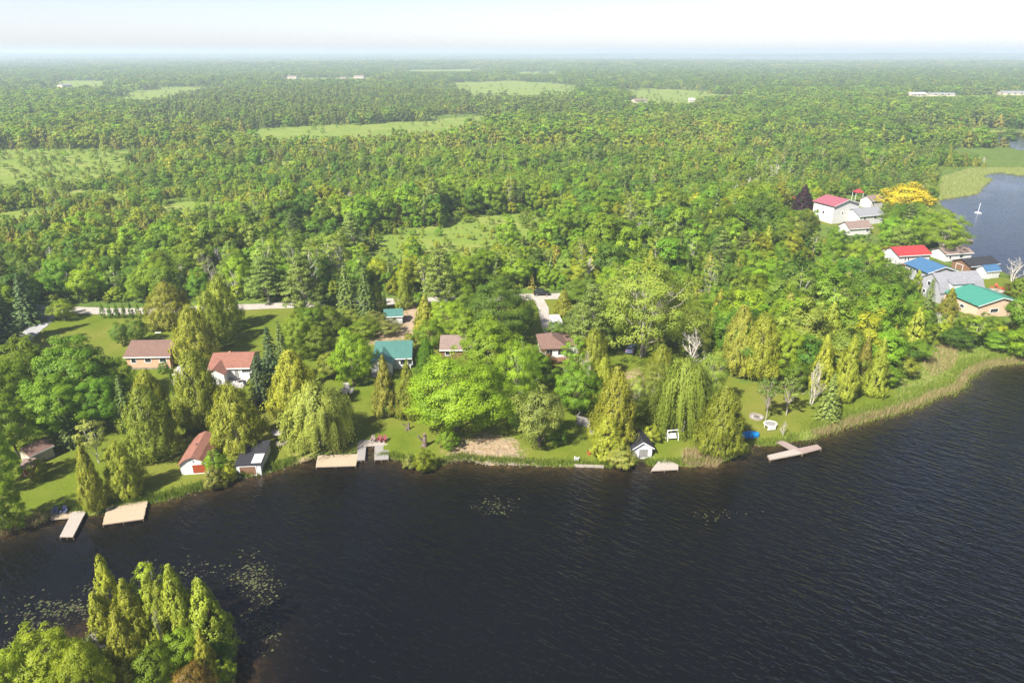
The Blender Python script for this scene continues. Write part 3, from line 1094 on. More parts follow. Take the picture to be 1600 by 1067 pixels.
def opening(root, face, W, D, u, v, w, h, door=None, frame='trim', panes=1):
    """window or door set on a wall face; every frame, pane and leaf is a mesh of its own"""
    def put(mb, a0, a1, d0, d1, z0, z1):
        if face == 'front':
            mb.box(a0, a1, -d1, -d0, z0, z1)
        elif face == 'back':
            mb.box(W - a1, W - a0, D + d0, D + d1, z0, z1)
        elif face == 'right':
            mb.box(W + d0, W + d1, a0, a1, z0, z1)
        else:
            mb.box(-d1, -d0, D - a1, D - a0, z0, z1)
        return mb
    t = .09
    f = MB()
    put(f, u, u + t, .003, .06, v, v + h)
    put(f, u + w - t, u + w, .003, .06, v, v + h)
    put(f, u + t, u + w - t, .003, .058, v + h - t, v + h)
    put(f, u + t, u + w - t, .003, .075, v, v + t)
    if door:
        d = put(MB(), u + t, u + w - t, .003, .03, v + .02, v + h - t).build('door', M[door], root)
        f.build('door_frame', M[frame], d)
        n = max(1, round((w - 2 * t) / .9))
        for k in range(n):
            x0 = u + t + (w - 2 * t) * k / n
            put(MB(), x0 + .06, x0 + (w - 2 * t) / n - .06, .031, .045, v + .15, v + h - t - .12).build('door_panel', M[door], d)
        return d
    o = f.build('window', M[frame], root)
    iw = (w - 2 * t) / panes
    for k in range(panes):
        put(MB(), u + t + iw * k + .02, u + t + iw * (k + 1) - .02, .004, .02, v + t, v + h - t).build('pane', M['glass'], o)
    return o


def house(name, label, cat, FL, FR, D, wh, roof, rise, wallm, roofm, over=.4, wins=(), doors=(), ribs=0, chimney=None, base=0, W=None, group=None, wing=None, gables=None, vent=True):
    a, b = G(*FL), G(*FR)
    ax = Vector((b.x - a.x, b.y - a.y, 0))
    W = W or ax.length
    rz = math.atan2(ax.y, ax.x)
    root = thing(name, (a.x, a.y, min(a.z, b.z) + .02), rz, label, cat, group)
    wall = M[wallm]
    o, th = over, .14
    x, y = Vector((math.cos(rz), math.sin(rz))), Vector((-math.sin(rz), math.cos(rz)))
    FOOT.append([tuple(Vector((a.x, a.y)) + x * p + y * q) for p, q in ((-1, -2.5), (W + 1, -2.5), (W + 1, D + 1), (-1, D + 1))])
    if base:
        MB().box(.04, W - .04, .04, D - .04, -.6, base).build('foundation', M['stone'], root)
    z0, z1 = (base if base else -.4), base + wh
    wb = MB()
    r = MB()
    if roof == 'gx':          # ridge along the front
        wb.extr([(0, z0), (D, z0), (D, z1), (D / 2, z1 + rise), (0, z1)], 'x', 0, W)
        s = rise / (D / 2)
        e = z1 - s * o
        r.extr([(-o, e), (D / 2, z1 + rise), (D + o, e), (D + o, e + th), (D / 2, z1 + rise + th), (-o, e + th)], 'x', -o, W + o)
    elif roof == 'gy':        # gable to the front
        wb.extr([(0, z0), (W, z0), (W, z1), (W / 2, z1 + rise), (0, z1)], 'y', 0, D)
        s = rise / (W / 2)
        e = z1 - s * o
        r.extr([(-o, e), (W / 2, z1 + rise), (W + o, e), (W + o, e + th), (W / 2, z1 + rise + th), (-o, e + th)], 'y', -o, D + o)
    elif roof == 'mx':        # gambrel, ridge along the front
        k = .55 * rise
        wb.extr([(0, z0), (D, z0), (D, z1), (D * .84, z1 + k), (D / 2, z1 + rise), (D * .16, z1 + k), (0, z1)], 'x', 0, W)
        q = [(-.25, z1 - .3), (D * .16, z1 + k), (D / 2, z1 + rise), (D * .84, z1 + k), (D + .25, z1 - .3)]
        r.extr(q + [(u_, z_ + th) for u_, z_ in q[::-1]], 'x', -o, W + o)
    elif roof == 'my':        # low gambrel to the front
        k = .62 * rise
        wb.extr([(0, z0), (W, z0), (W, z1), (W * .78, z1 + k), (W / 2, z1 + rise), (W * .22, z1 + k), (0, z1)], 'y', 0, D)
        q = [(-o, z1 - o * .6), (W * .22, z1 + k), (W / 2, z1 + rise), (W * .78, z1 + k), (W + o, z1 - o * .6)]
        r.extr(q + [(u_, z_ + th) for u_, z_ in q[::-1]], 'y', -o, D + o)
    elif roof == 'shed':      # falls to the front
        wb.extr([(0, z0), (D, z0), (D, z1 + rise), (0, z1)], 'x', 0, W)
        s = rise / D
        r.extr([(-o, z1 - s * o), (D + o, z1 + rise + s * o), (D + o, z1 + rise + s * o + th), (-o, z1 - s * o + th)], 'x', -o, W + o)
    elif roof == 'hip':
        wb.box(0, W, 0, D, z0, z1)
        h = min(W, D) / 2
        c = [(-o, -o), (W + o, -o), (W + o, D + o), (-o, D + o)]
        rg = [(h, D / 2), (W - h, D / 2)] if W > D else [(W / 2, h), (W / 2, D - h)]
        V = [(p, q, z1 - .02) for p, q in c] + [(p, q, z1 + .12) for p, q in c] + [(rg[0][0], rg[0][1], z1 + rise), (rg[1][0], rg[1][1], z1 + rise)]
        Fc = [(3, 2, 1, 0), (0, 1, 5, 4), (1, 2, 6, 5), (2, 3, 7, 6), (3, 0, 4, 7)]
        Fc += [(4, 5, 9, 8), (5, 6, 9), (6, 7, 8, 9), (7, 4, 8)] if W > D else [(4, 5, 8), (5, 6, 9, 8), (6, 7, 9), (7, 4, 8, 9)]
        r.add(V, Fc)
    wb.build('wall', wall, root)
    ro = r.build('roof', M[roofm], root)
    if roof in ('gx', 'gy'):
        cp = MB()
        if roof == 'gx':
            cp.extr([(D / 2 - .16, z1 + rise + th - .06), (D / 2, z1 + rise + th + .045), (D / 2 + .16, z1 + rise + th - .06)], 'x', -o, W + o)
            fa = MB().box(-o, W + o, -o - .03, -o - .002, e - .06, e + th - .02)
        else:
            cp.extr([(W / 2 - .16, z1 + rise + th - .06), (W / 2, z1 + rise + th + .045), (W / 2 + .16, z1 + rise + th - .06)], 'y', -o, D + o)
            fa = MB()
            for sg in (0, 1):
                q = [(-o, e - .05), (W / 2, z1 + rise - .05), (W / 2, z1 + rise + th - .03), (-o, e + th - .03)]
                fa.extr([(W - u_ if sg else u_, z_) for u_, z_ in q], 'y', -o - .03, -o - .002)
        cp.build('ridge_cap', M[roofm], ro)
        fa.build('fascia', M['trim'], ro)
        if ribs:
            rb = MB()
            n = int((W if roof == 'gx' else D) / ribs)
            for k in range(1, n):
                if roof == 'gx':
                    q = k * W / n
                    rb.extr([(-o + .05, e + th), (D / 2, z1 + rise + th), (D / 2, z1 + rise + th + .035), (-o + .05, e + th + .035)], 'x', q, q + .05)
                else:
                    q = k * D / n
                    for sg in (0, 1):
                        rb.extr([(W - u_ if sg else u_, z_) for u_, z_ in [(-o + .05, e + th), (W / 2, z1 + rise + th), (W / 2, z1 + rise + th + .035), (-o + .05, e + th + .035)]], 'y', q, q + .05)
            rb.build('roof_ribs', M[roofm], ro, 'stuff')
    if chimney:
        u_, v_, hh_ = chimney
        MB().cyl(u_, v_, z1 + rise * .5, z1 + rise + hh_, .14, 8).cyl(u_, v_, z1 + rise + hh_ - .1, z1 + rise + hh_, .2, 8).build('chimney', M['chrome'], ro)
    for k in wins:
        opening(root, k[0], W, D, k[1], base + k[2], k[3], k[4], panes=k[5] if len(k) > 5 else 2)
    for k in doors:
        opening(root, k[0], W, D, k[1], base + k[2], k[3], k[4], door=k[5])
    root['_w'] = W
    return root


def wing(root, x0, x1, yf, y1, wh, rise, wallm, roofm, over=.3, base=0):
    """front-facing gabled wing of a house"""
    W = x1 - x0
    th = .135
    z1 = wh + base
    MB().extr([(x0, -.4), (x1, -.4), (x1, z1), ((x0 + x1) / 2, z1 + rise), (x0, z1)], 'y', yf, y1).build('wing_wall', M[wallm], root)
    s = rise / (W / 2)
    e = z1 - s * over
    r = MB().extr([(x0 - over, e), ((x0 + x1) / 2, z1 + rise), (x1 + over, e), (x1 + over, e + th), ((x0 + x1) / 2, z1 + rise + th), (x0 - over, e + th)], 'y', yf - over, y1 + 1.2)
    ro = r.build('wing_roof', M[roofm], root)
    return ro


def railing(root, pts, z, h=.9, m='trim'):
    rl = MB()
    for (xa, ya), (xb, yb) in zip(pts[:-1], pts[1:]):
        rl.tube([(xa, ya, z + h), (xb, yb, z + h)], [.045, .045], 4)
        n = max(2, int(math.hypot(xb - xa, yb - ya) / .5))
        for k in range(n + 1):
            x_, y_ = xa + (xb - xa) * k / n, ya + (yb - ya) * k / n
            rl.box(x_ - .03, x_ + .03, y_ - .03, y_ + .03, z, z + h)
    rl.build('railing', M[m], root)


def deck(root, x0, x1, y0, y1, z, m='wood'):
    for x_ in (x0 + .1, x1 - .2):
        for y_ in (y0 + .1, y1 - .2):
            MB().box(x_, x_ + .12, y_, y_ + .12, -.5, z - .06).build('deck_post', M['post'], root)
    pk = MB()
    n = int((y1 - y0) / .16)
    for k in range(n):
        pk.box(x0, x1, y0 + k * .16, y0 + k * .16 + .145, z - .05, z)
    pk.build('deck_planks', M[m], root, 'stuff')


# orange brick bungalow
h = house('brick_bungalow', 'orange brick bungalow with brown shingle roof and three white framed windows', 'house', (201, 577), (268, 576), 8.2, 2.6, 'gx', 1.75, 'brick', 'shingle_brown',
          wins=[('front', .9, 1.0, 1.1, 1.15, 2), ('front', 3.7, 1.1, 1.4, 1.05, 2), ('front', 6.7, 1.1, 1.5, 1.05, 2), ('right', 1.0, 1.0, 1.2, 1.0, 2)],
          doors=[('right', 4.2, .35, 1.05, 2.05, 'white')], chimney=(6.2, 4.5, .55), base=.35)
Wb = h['_w']
deck(h, Wb + .05, Wb + 2.4, 2.6, 6.6, .55, 'wood')
railing(h, [(Wb + .1, 2.65), (Wb + 2.35, 2.65), (Wb + 2.35, 6.5)], .55, .9, 'greywood')
st = MB()
for k in range(3):
    st.box(Wb + .5, Wb + 1.6, 2.58 - .3 * (k + 1), 2.58 - .3 * k, -.3, .42 - .17 * k)
st.build('steps', M['deckgrey'], h)
MB().tube([(Wb * .62, 4.2, 4.5), (Wb * .62, 4.2, 6.6)], [.03, .03], 5).tube([(Wb * .62 - .6, 4.2, 6.5), (Wb * .62 + .6, 4.2, 6.5)], [.02, .02], 4).build('antenna', M['chrome'], h)

# second bungalow, red brown roof
h = house('white_bungalow', 'white bungalow with red brown roof, wing and paved patio', 'house', (331, 593), (391, 592), 7.6, 2.5, 'gx', 1.45, 'white', 'shingle_red',
          wins=[('front', 6.2, 1.25, 2.0, .9, 4)], doors=[('front', 4.7, .1, 1.0, 2.0, 'greywood')], base=.15)
Wb = h['_w']
wing(h, -.1, Wb * .46, -2.4, 3.8, 2.35, 1.1, 'white', 'shingle_red')
MB().box(Wb * .46 + .1, Wb - .2, -4.2, -.05, -.3, .12).build('patio', M['patio'], h)
MB().cyl(Wb * .35, 4.6, 3.0, 4.15, .22, 8).build('chimney', M['brick'], h)
for k, (x_, y_) in enumerate([(372, 598), (383, 603)]):
    p = G(x_, y_)
    t = thing('patio_table' if k == 0 else 'patio_chair', (p.x, p.y, p.z + .13), .3, ['small dark patio table in front of the red roofed bungalow', 'dark patio chair on the paved patio of the red roofed bungalow'][k], ['table', 'chair'][k])
    if k == 0:
        MB().cyl(0, 0, .68, .72, .6, 12).build('table_top', M['dark'], t)
        for q in range(4):
            x2, y2 = .4 * math.cos(q * 1.57), .4 * math.sin(q * 1.57)
            MB().box(x2 - .03, x2 + .03, y2 - .03, y2 + .03, 0, .68).build('leg', M['dark'], t)
    else:
        MB().box(-.28, .28, -.28, .28, .38, .45).build('seat', M['dark'], t)
        MB().box(-.28, .28, .22, .28, .46, 1.0).build('backrest', M['dark'], t)
        for x2 in (-.25, .2):
            for y2 in (-.25, .2):
                MB().box(x2, x2 + .05, y2, y2 + .05, 0, .38).build('leg', M['dark'], t)

# boathouses
h = house('boathouse', 'white boathouse with brown gambrel roof and red brown garage door', 'boathouse', (284, 742), (326, 739), 7.6, 1.9, 'my', 1.25, 'white', 'shingle_red', over=.3,
          doors=[('front', 1.75, .05, 2.35, 1.75, 'redbrown')])
MB().box(1.6, 2.0, 3.6, 4.0, 3.0, 3.25).build('roof_vent', M['dark'], h)
MB().cyl(2.1, 0, 0, .01, .01, 4)
MB().box(2.05, 2.2, -.09, -.004, 2.25, 2.42).build('lamp', M['dark'], h)
h = house('boathouse', 'white boathouse with flat black roof and brown plank doors at the shore', 'boathouse', (371, 740), (409, 740), 6.2, 2.05, 'shed', .35, 'white', 'shingle_black', over=.22,
          doors=[('front', .35, .05, 2.7, 1.75, 'wood')])
Wb = h['_w']
MB().extr([(.15, 2.215), (2.6, 2.355), (2.6, 2.39), (.15, 2.25)], 'x', Wb * .62, Wb + .12).build('roof_panel', M['white'], h)
h = house('boathouse', 'small white boathouse with black pitched roof and grey double doors', 'boathouse', (988, 716), (1018, 715), 4.6, 2.0, 'gy', 1.1, 'white', 'shingle_black', over=.3,
          doors=[('front', .95, .05, 1.7, 1.75, 'greywood')])

# teal roofed cottage and its shed
h = house('teal_roofed_cottage', 'white cottage with teal metal roof and a front gable', 'house', (588, 577), (642, 576), 8.6, 2.6, 'gx', 1.9, 'white', 'metal_green', ribs=.9,
          wins=[('front', 5.0, .9, 1.4, 1.3, 1), ('front', 6.6, .9, 1.0, 1.3, 1)], doors=[('right', 3, 0, 1, 2, 'white')])
Wb = h['_w']
wing(h, -.6, Wb * .5, -2.6, 4.2, 2.6, 1.35, 'white', 'metal_green')
opening(h, 'front', Wb, 8.6, 1.0, 1, 1.2, 1.2, panes=2).location = (0, -2.6, 0)
deck(h, -.5, Wb * .5, -4.4, -2.65, .5, 'deckgrey')
house('garden_shed', 'small white shed with teal metal roof near the gravel road', 'shed', (602, 507), (629, 506), 4.0, 2.1, 'gx', 1.0, 'white', 'metal_green', over=.3, ribs=.7,
      wins=[('front', 1.9, 1.0, .9, .8, 1)], doors=[('right', 1.2, 0, .9, 1.9, 'white')])
house('brown_roofed_cottage', 'brown roofed cottage mostly hidden behind a bright maple', 'house', (690, 562), (742, 562), 7.0, 2.5, 'gx', 1.7, 'wood', 'shingle_tan', wins=[('front', .8, 1, 1.2, 1, 2)])

# hipped white cottage
h = house('hipped_cottage', 'white cottage with brown hipped roof and wooden deck', 'house', (847, 563), (884, 562), 7.4, 2.5, 'hip', 1.7, 'white', 'shingle_brown', over=.5,
          wins=[('front', .8, .8, 1.5, 1.4, 2), ('front', 3.3, .8, 1.5, 1.4, 2), ('right', 2, 1, 1.2, 1, 2)], base=.3)
Wb = h['_w']
deck(h, .2, Wb + .6, -2.6, -.05, .75, 'wood')
railing(h, [(.25, -.2), (.25, -2.5), (Wb + .5, -2.5), (Wb + .5, -.3)], .75, .85, 'wood')
MB().box(Wb + .003, Wb + 2.8, 2.2, 6.4, -.4, 2.3).build('side_room', M['white'], h)
MB().extr([(1.9, 2.35), (6.8, 3.1), (6.8, 3.22), (1.9, 2.47)], 'x', Wb + .05, Wb + 3.1).build('side_roof', M['shingle_brown'], h)

# sheds on the left, fence box
house('garden_shed', 'brown roofed tan shed below the dark maples at the left', 'shed', (52, 728), (86, 712), 3.2, 1.9, 'gx', .9, 'siding_tan', 'shingle_brown', over=.25, doors=[('right', .9, 0, 1, 1.8, 'wood')])
house('garden_shed', 'low red brown shed behind the lawn shrub at the left', 'shed', (34, 744), (54, 742), 2.2, 1.35, 'shed', .35, 'redbrown', 'shingle_tan', over=.12, doors=[('front', .4, 0, .8, 1.25, 'redbrown')])
p = G(901, 663)
t = thing('fence_enclosure', (p.x, p.y, p.z), -.5, 'grey plank fence enclosure on the lawn beside golden cedar', 'fence')
for k in range(16):
    MB().box(k * .155, k * .155 + .14, 0, .03, .03, 1.7 + .02 * (k % 3)).build('plank', M['greywood'], t)
for k in range(16):
    MB().box(-.03, 0, .04 + k * .155, .18 + k * .155, .03, 1.7 + .02 * (k % 3)).build('plank', M['greywood'], t)
MB().box(-.06, 2.5, -.05, .06, 1.74, 1.8).box(-.09, .03, .061, 2.55, 1.74, 1.8).build('top_rail', M['deckgrey'], t)
for x_, y_ in ((-.02, 0), (2.45, .02), (-.02, 2.45)):
    MB().box(x_ - .06, x_ + .06, y_ + .035, y_ + .15, 0, 1.735).build('post', M['greywood'], t)

# houses on the right hand point
h = house('green_roofed_house', 'pale brick house with bright green metal roof on the point', 'house', (1524, 497), (1592, 492), 11.5, 3.3, 'gy', 1.7, 'brickpale', 'metal_bright', over=.45, ribs=1.0,
          wins=[('front', 3.7, 1.1, 2.4, 1.15, 3), ('left', 2, 1, 1.4, 1, 2), ('left', 6, 1, 1.4, 1, 2)])
h = house('gambrel_house', 'grey shingled gambrel house with white dormer on the point', 'house', (1466, 474), (1533, 470), 8.5, 3.0, 'mx', 4.0, 'siding_grey', 'shingle_grey', over=.3,
          wins=[('left', 3.2, 3.4, 1.2, 1.3, 2), ('left', 2, 1, 1.2, 1.1, 2), ('front', 5, 1, 1.2, 1.2, 2)])
Wb = h['_w']
dm = MB().extr([(-.1, 3.1), (2.5, 5.6), (2.5, 5.9), (-.1, 5.15)], 'x', Wb * .22, Wb * .72).build('dormer', M['white'], h)
MB().extr([(-.4, 5.07), (2.6, 5.93), (2.6, 6.06), (-.4, 5.2)], 'x', Wb * .20, Wb * .74).build('dormer_roof', M['shingle_grey'], dm)
opening(h, 'front', Wb, 8.5, Wb * .55, 3.7, 1.1, 1.1, panes=1).location = (0, -.1, 0)
h = house('blue_roofed_house', 'grey house with blue metal roof behind the gambrel house', 'house', (1446, 446), (1492, 444), 9.5, 3.8, 'gy', 1.5, 'siding_grey', 'metal_blue', over=.5, ribs=1.0,
          wins=[('left', 2, 2.2, 1.0, 1.0, 1), ('left', 4.6, 2.2, 1.0, 1.0, 1), ('front', 1.2, 2.0, 1.2, 1.2, 2)])
h = house('red_roofed_house', 'white house with bright red metal roof on the point', 'house', (1402, 414), (1450, 412), 8.0, 3.2, 'gx', 1.6, 'white', 'metal_red', over=.5, ribs=1.0,
          wins=[('front', 2.0, 1.4, .8, 1.0, 1), ('front', 3.1, 1.4, .8, 1.0, 1)])
deck(h, 1, 9, -2.2, -.05, .6, 'wood')
house('lakeside_cottage', 'white cottage with pinkish tan roof by the bay', 'house', (1476, 409), (1516, 407), 6.0, 2.6, 'gx', 1.2, 'white', 'shingle_tan', wins=[('front', 1.2, 1, 1, 1, 1), ('front', 5, 1, 1.4, 1, 2)])
house('boathouse', 'dark brown boathouse with black roof by the bay', 'boathouse', (1514, 427), (1556, 423), 6.4, 2.4, 'gx', 1.3, 'wood', 'shingle_black', over=.5, doors=[('left', 1.6, 0, 2.4, 2.0, 'wood')])
house('boathouse', 'little white boathouse with blue roof beside the dark boathouse', 'boathouse', (1539, 436), (1560, 434), 3.4, 2.3, 'gx', 1.3, 'white', 'metal_blue', over=.25, doors=[('front', .8, 0, 1.2, 1.9, 'white')])
h = house('maroon_roofed_house', 'tall white house with maroon roof among the trees', 'house', (1299, 350), (1338, 346), 10.5, 7.0, 'gy', 1.9, 'white', 'shingle_purple', over=.6,
          wins=[('front', 4.2, 3.4, .9, 1.0, 1), ('left', 2, 3, 1.2, 1.2, 2), ('left', 5, 3, 1.2, 1.2, 2)])
house('grey_roofed_house', 'white house with grey roof beside the maroon roofed house', 'house', (1341, 352), (1378, 349), 8.0, 3.6, 'gx', 2.0, 'white', 'shingle_grey', wins=[('front', 2, 2, 1.3, 1.2, 2), ('front', 7, 2, 1.3, 1.2, 2)])
house('tan_roofed_house', 'pale house with tan roof in front of the grey roofed house', 'house', (1326, 368), (1360, 366), 6.0, 2.6, 'gx', 1.8, 'white', 'shingle_tan', wins=[('front', 7, 1, 1.3, 1.2, 2)])
house('tan_roofed_house', 'small tan roofed cottage left of the yellow tree', 'house', (1360, 326), (1378, 324), 5.5, 3.4, 'gx', 1.6, 'white', 'shingle_tan', wins=[('front', 1, 1, 1, 1, 1)])
house('garden_shed', 'little orange roofed white hut beside the copper tree', 'shed', (1231, 324), (1242, 323), 3.0, 3.0, 'gx', 1.2, 'white', 'metal_red', over=.2, doors=[('front', .8, 0, 1, 1.9, 'white')])
p = G(1338, 316)
t = thing('canopy', (p.x, p.y, p.z), 0, 'red canopy on posts behind the maroon roofed house', 'canopy')
MB().add([(-1.8, -1.8, 4.6), (1.8, -1.8, 4.6), (1.8, 1.8, 4.6), (-1.8, 1.8, 4.6), (-.1, 0, 5.9), (.1, 0, 5.9), (-1.8, -1.8, 4.4), (1.8, -1.8, 4.4), (1.8, 1.8, 4.4), (-1.8, 1.8, 4.4)],
         [(0, 1, 5, 4), (1, 2, 5), (2, 3, 4, 5), (3, 0, 4), (0, 6, 7, 1), (1, 7, 8, 2), (2, 8, 9, 3), (3, 9, 6, 0)]).build('cover', M['metal_red'], t)
for q in range(4):
    x_, y_ = (-1.6, 1.6)[q % 2], (-1.6, 1.6)[q // 2]
    MB().box(x_ - .06, x_ + .06, y_ - .06, y_ + .06, -.3, 4.42).build('post', M['trim'], t)

# far farm buildings
for FLx, FRx, D, wh, rf, lab in [((98, 137), (113, 136), 12, 5, 'shingle_grey', 'white farmhouse far off at the left'),
                                 ((449, 123.5), (463, 123.5), 16, 6, 'shingle_tan', 'pinkish far barn left of the other two barns'),
                                 ((531, 124.5), (541, 124.5), 14, 5, 'shingle_tan', 'small far barn between two larger barns'),
                                 ((553, 123.5), (568, 123.5), 16, 7, 'shingle_tan', 'largest far barn right of the middle of the far woods'),
                                 ((992, 161.5), (1011, 161), 10, 4.5, 'shingle_tan', 'long white far shed below the right hand field'),
                                 ((1076, 160.5), (1085, 160.5), 8, 4.5, 'white', 'small bright white far house beside the right hand field'),
                                 ((1424, 151.5), (1448, 151), 14, 5, 'white', 'long low white far building, left one of two'),
                                 ((1452, 150.5), (1492, 150.5), 12, 4, 'shingle_grey', 'very long low far building right of the white one'),
                                 ((1566, 149), (1606, 149), 14, 5, 'shingle_grey', 'grey far building at the right edge of the woods')]:
    fw = G(*FRx).x - G(*FLx).x
    wh *= .75
    house('far_building', lab, 'building', FLx, FRx, D, wh, 'gx', wh * .5, 'siding_tan', rf, over=.5,
          wins=[('front', fw * q, 1.2, fw * .1, 1.6, 1) for q in (.2, .45, .7)])

# ------------------------------------------------------------------ docks
def dock(label, quads, z=.5, step=.22, name='dock', cat='dock'):
    """quads: four photo pixels each; planks run from side 0-1 to side 3-2"""
    c0 = flat(*quads[0][0][0], z)
    root = thing(name, (c0[0], c0[1], 0), 0, label, cat)
    zz = z
    for q, m in quads:
        P = [Vector((*flat(*c, zz), 0)) - Vector((c0[0], c0[1], 0)) for c in q]
        n = max(3, int(((P[3] - P[0]).length + (P[2] - P[1]).length) / 2 / step))
        pk = MB()
        for k in range(n):
            t0, t1 = k / n, (k + .9) / n
            j = random.uniform(-.012, .012)
            e0, e1 = random.uniform(-.01, .012), random.uniform(-.01, .012)
            a = P[0].lerp(P[3], t0)
            b_ = P[1].lerp(P[2], t0)
            c_ = P[1].lerp(P[2], t1)
            d = P[0].lerp(P[3], t1)
            pk.prism([(a.lerp(b_, e0)).xy, (b_.lerp(a, e1)).xy, (c_.lerp(d, e1)).xy, (d.lerp(c_, e0)).xy], zz - .045 + j, zz + j)
        pk.build('deck_planks', M[m], root, 'stuff')
        fr = MB()
        cen = sum(P, Vector()) / 4
        Q = [p + (cen - p).normalized() * .08 for p in P]
        for a, b_ in zip(Q, Q[1:] + Q[:1]):
            fr.tube([(a.x, a.y, zz - .14), (b_.x, b_.y, zz - .14)], [.085, .085], 4)
        fr.build('frame', M['post'], root)
        for p in [Q[0], Q[1], Q[2], Q[3], (Q[0] + Q[1]) / 2, (Q[2] + Q[3]) / 2]:
            MB().cyl(p.x, p.y, -1.2, zz - .05, .07, 6).build('post', M['post'], root)
        zz += .03
    return root


dock('L shaped wooden dock with two blue grey chairs at the left shore', [([(79, 811), (80, 801), (132, 797), (126, 807)], 'decktan'), ([(93, 838), (114, 838), (134, 799), (113, 799)], 'deck')])
dock('large square wooden swim platform left of the white boathouses', [([(160, 819), (224, 810), (231, 782), (168, 788)], 'decktan')])
dock('long tan plank dock left of the boat slip', [([(493, 729), (556, 727), (560, 709), (497, 711)], 'decktan')])
dock('grey U shaped dock around the boat slip', [([(558, 719), (570, 718), (573, 687), (559, 688)], 'deckgrey'), ([(585, 718), (607, 717), (608, 687), (586, 688)], 'deckgrey'), ([(559, 697), (606, 695), (607, 684), (561, 686)], 'deck')])
dock('four sided grey dock beside the black roofed boathouse', [([(1017, 735), (1060, 733), (1060, 726), (1034, 713), (1015, 715)][:4], 'deck')])
dock('T shaped weathered dock off the grassy point', [([(1238, 704), (1254, 703), (1224, 688), (1213, 690)], 'deckpink'), ([(1203, 718), (1199, 711), (1242, 701), (1254, 708)], 'deck'), ([(1254, 708), (1243, 701), (1277, 694), (1284, 700)], 'deckpink')])
dock('thin dark dock reaching into the far bay', [([(1500, 376), (1502, 373), (1521, 374), (1521, 377)], 'post')], step=.5)
dock('low plank dock beside the white dead tree in the bay', [([(1560, 435), (1562, 432), (1592, 434), (1592, 437)], 'deckgrey')], step=.5)
# retaining timber along the lawn edge
a, b_ = G(897, 727), G(944, 729)
tb = thing('retaining_timber', (a.x, a.y, 0), math.atan2(b_.y - a.y, b_.x - a.x), 'pale retaining timber along the lawn edge at the water', 'timber')
Lt = math.hypot(b_.x - a.x, b_.y - a.y)
for k in range(3):
    MB().box(Lt * k / 3 + .02, Lt * (k + 1) / 3 - .02, -.12, .12, -.3, .42).build('beam', M['deck'], tb)


# ------------------------------------------------------------------ small things
def adirondack(x, y, rz, m, label, group=None, z=None):
    p = G(x, y)
    zz = p.z if z is None else z
    if z is not None:
        q = flat(x, y, z)
        p = Vector((*q, z))
    t = thing('garden_chair', (p.x, p.y, zz + .005), rz, label, 'chair', group)
    for k in range(5):
        MB().extr([(-.3 + .13 * k, .40 - .025 * k), (-.19 + .13 * k, .38 - .025 * k), (-.19 + .13 * k, .405 - .025 * k), (-.3 + .13 * k, .425 - .025 * k)], 'x', -.27, .27).build('seat_slat', M[m], t)
    for k in range(5):
        x0 = -.29 + k * .118
        hh = .98 + .05 * (2 - abs(k - 2))
        MB().add([(x0, .28, .3), (x0 + .105, .28, .3), (x0 + .105, .31, .3), (x0, .31, .3), (x0 - .005 * (2 - k), .52, hh), (x0 + .105 - .005 * (2 - k), .52, hh), (x0 + .105, .55, hh), (x0, .55, hh)],
                 [(3, 2, 1, 0), (4, 5, 6, 7), (0, 1, 5, 4), (1, 2, 6, 5), (2, 3, 7, 6), (3, 0, 4, 7)]).build('back_slat', M[m], t)
    for s in (-1, 1):
        MB().box(s * .34 - .07, s * .34 + .07, -.38, .34, .56, .585).build('armrest', M[m], t)
        MB().box(s * .34 - .025, s * .34 + .025, -.34, -.24, 0, .56).build('leg', M[m], t)
        MB().box(s * .34 - .025, s * .34 + .025, .3, .4, 0, .56).build('leg', M[m], t)
    return t


adirondack(87, 803, .3, 'bluegrey', 'blue grey garden chair at the left end of the L shaped dock', z=.52)
adirondack(101, 802, .2, 'bluegrey', 'blue grey garden chair nearer the bend of the L shaped dock', z=.52)
adirondack(583, 690, .1, 'deckpink', 'pale pink garden chair on the U shaped dock', z=.60)
adirondack(593, 690, -.1, 'maroon', 'maroon garden chair on the U shaped dock, left of the pair', z=.60)
adirondack(600, 690, -.3, 'maroon', 'maroon garden chair on the U shaped dock, right of the pair', z=.60)
adirondack(901, 719, 2.9, 'white', 'single white garden chair on the lawn by the water')
adirondack(926, 680, 1.0, 'white', 'white garden chair beside the golden cedar')
for k, (x_, y_) in enumerate([(1549, 451), (1556, 449), (1561, 452), (1567, 453)]):
    adirondack(x_, y_, random.uniform(0, 6), 'redchair', 'red garden chair by the fire pit behind the green roof, ' + ['first', 'second', 'third', 'last'][k] + ' from the left', 'red chairs at the fire pit')
p = G(921, 709)
t = thing('barrel', (p.x, p.y, p.z), 0, 'short brown barrel fire pit on the lawn', 'barrel')
MB().cyl(0, 0, -.05, .75, .36, 12).build('drum', M['redbrown'], t)
MB().cyl(0, 0, .751, .78, .39, 12).build('rim', M['dark'], t)


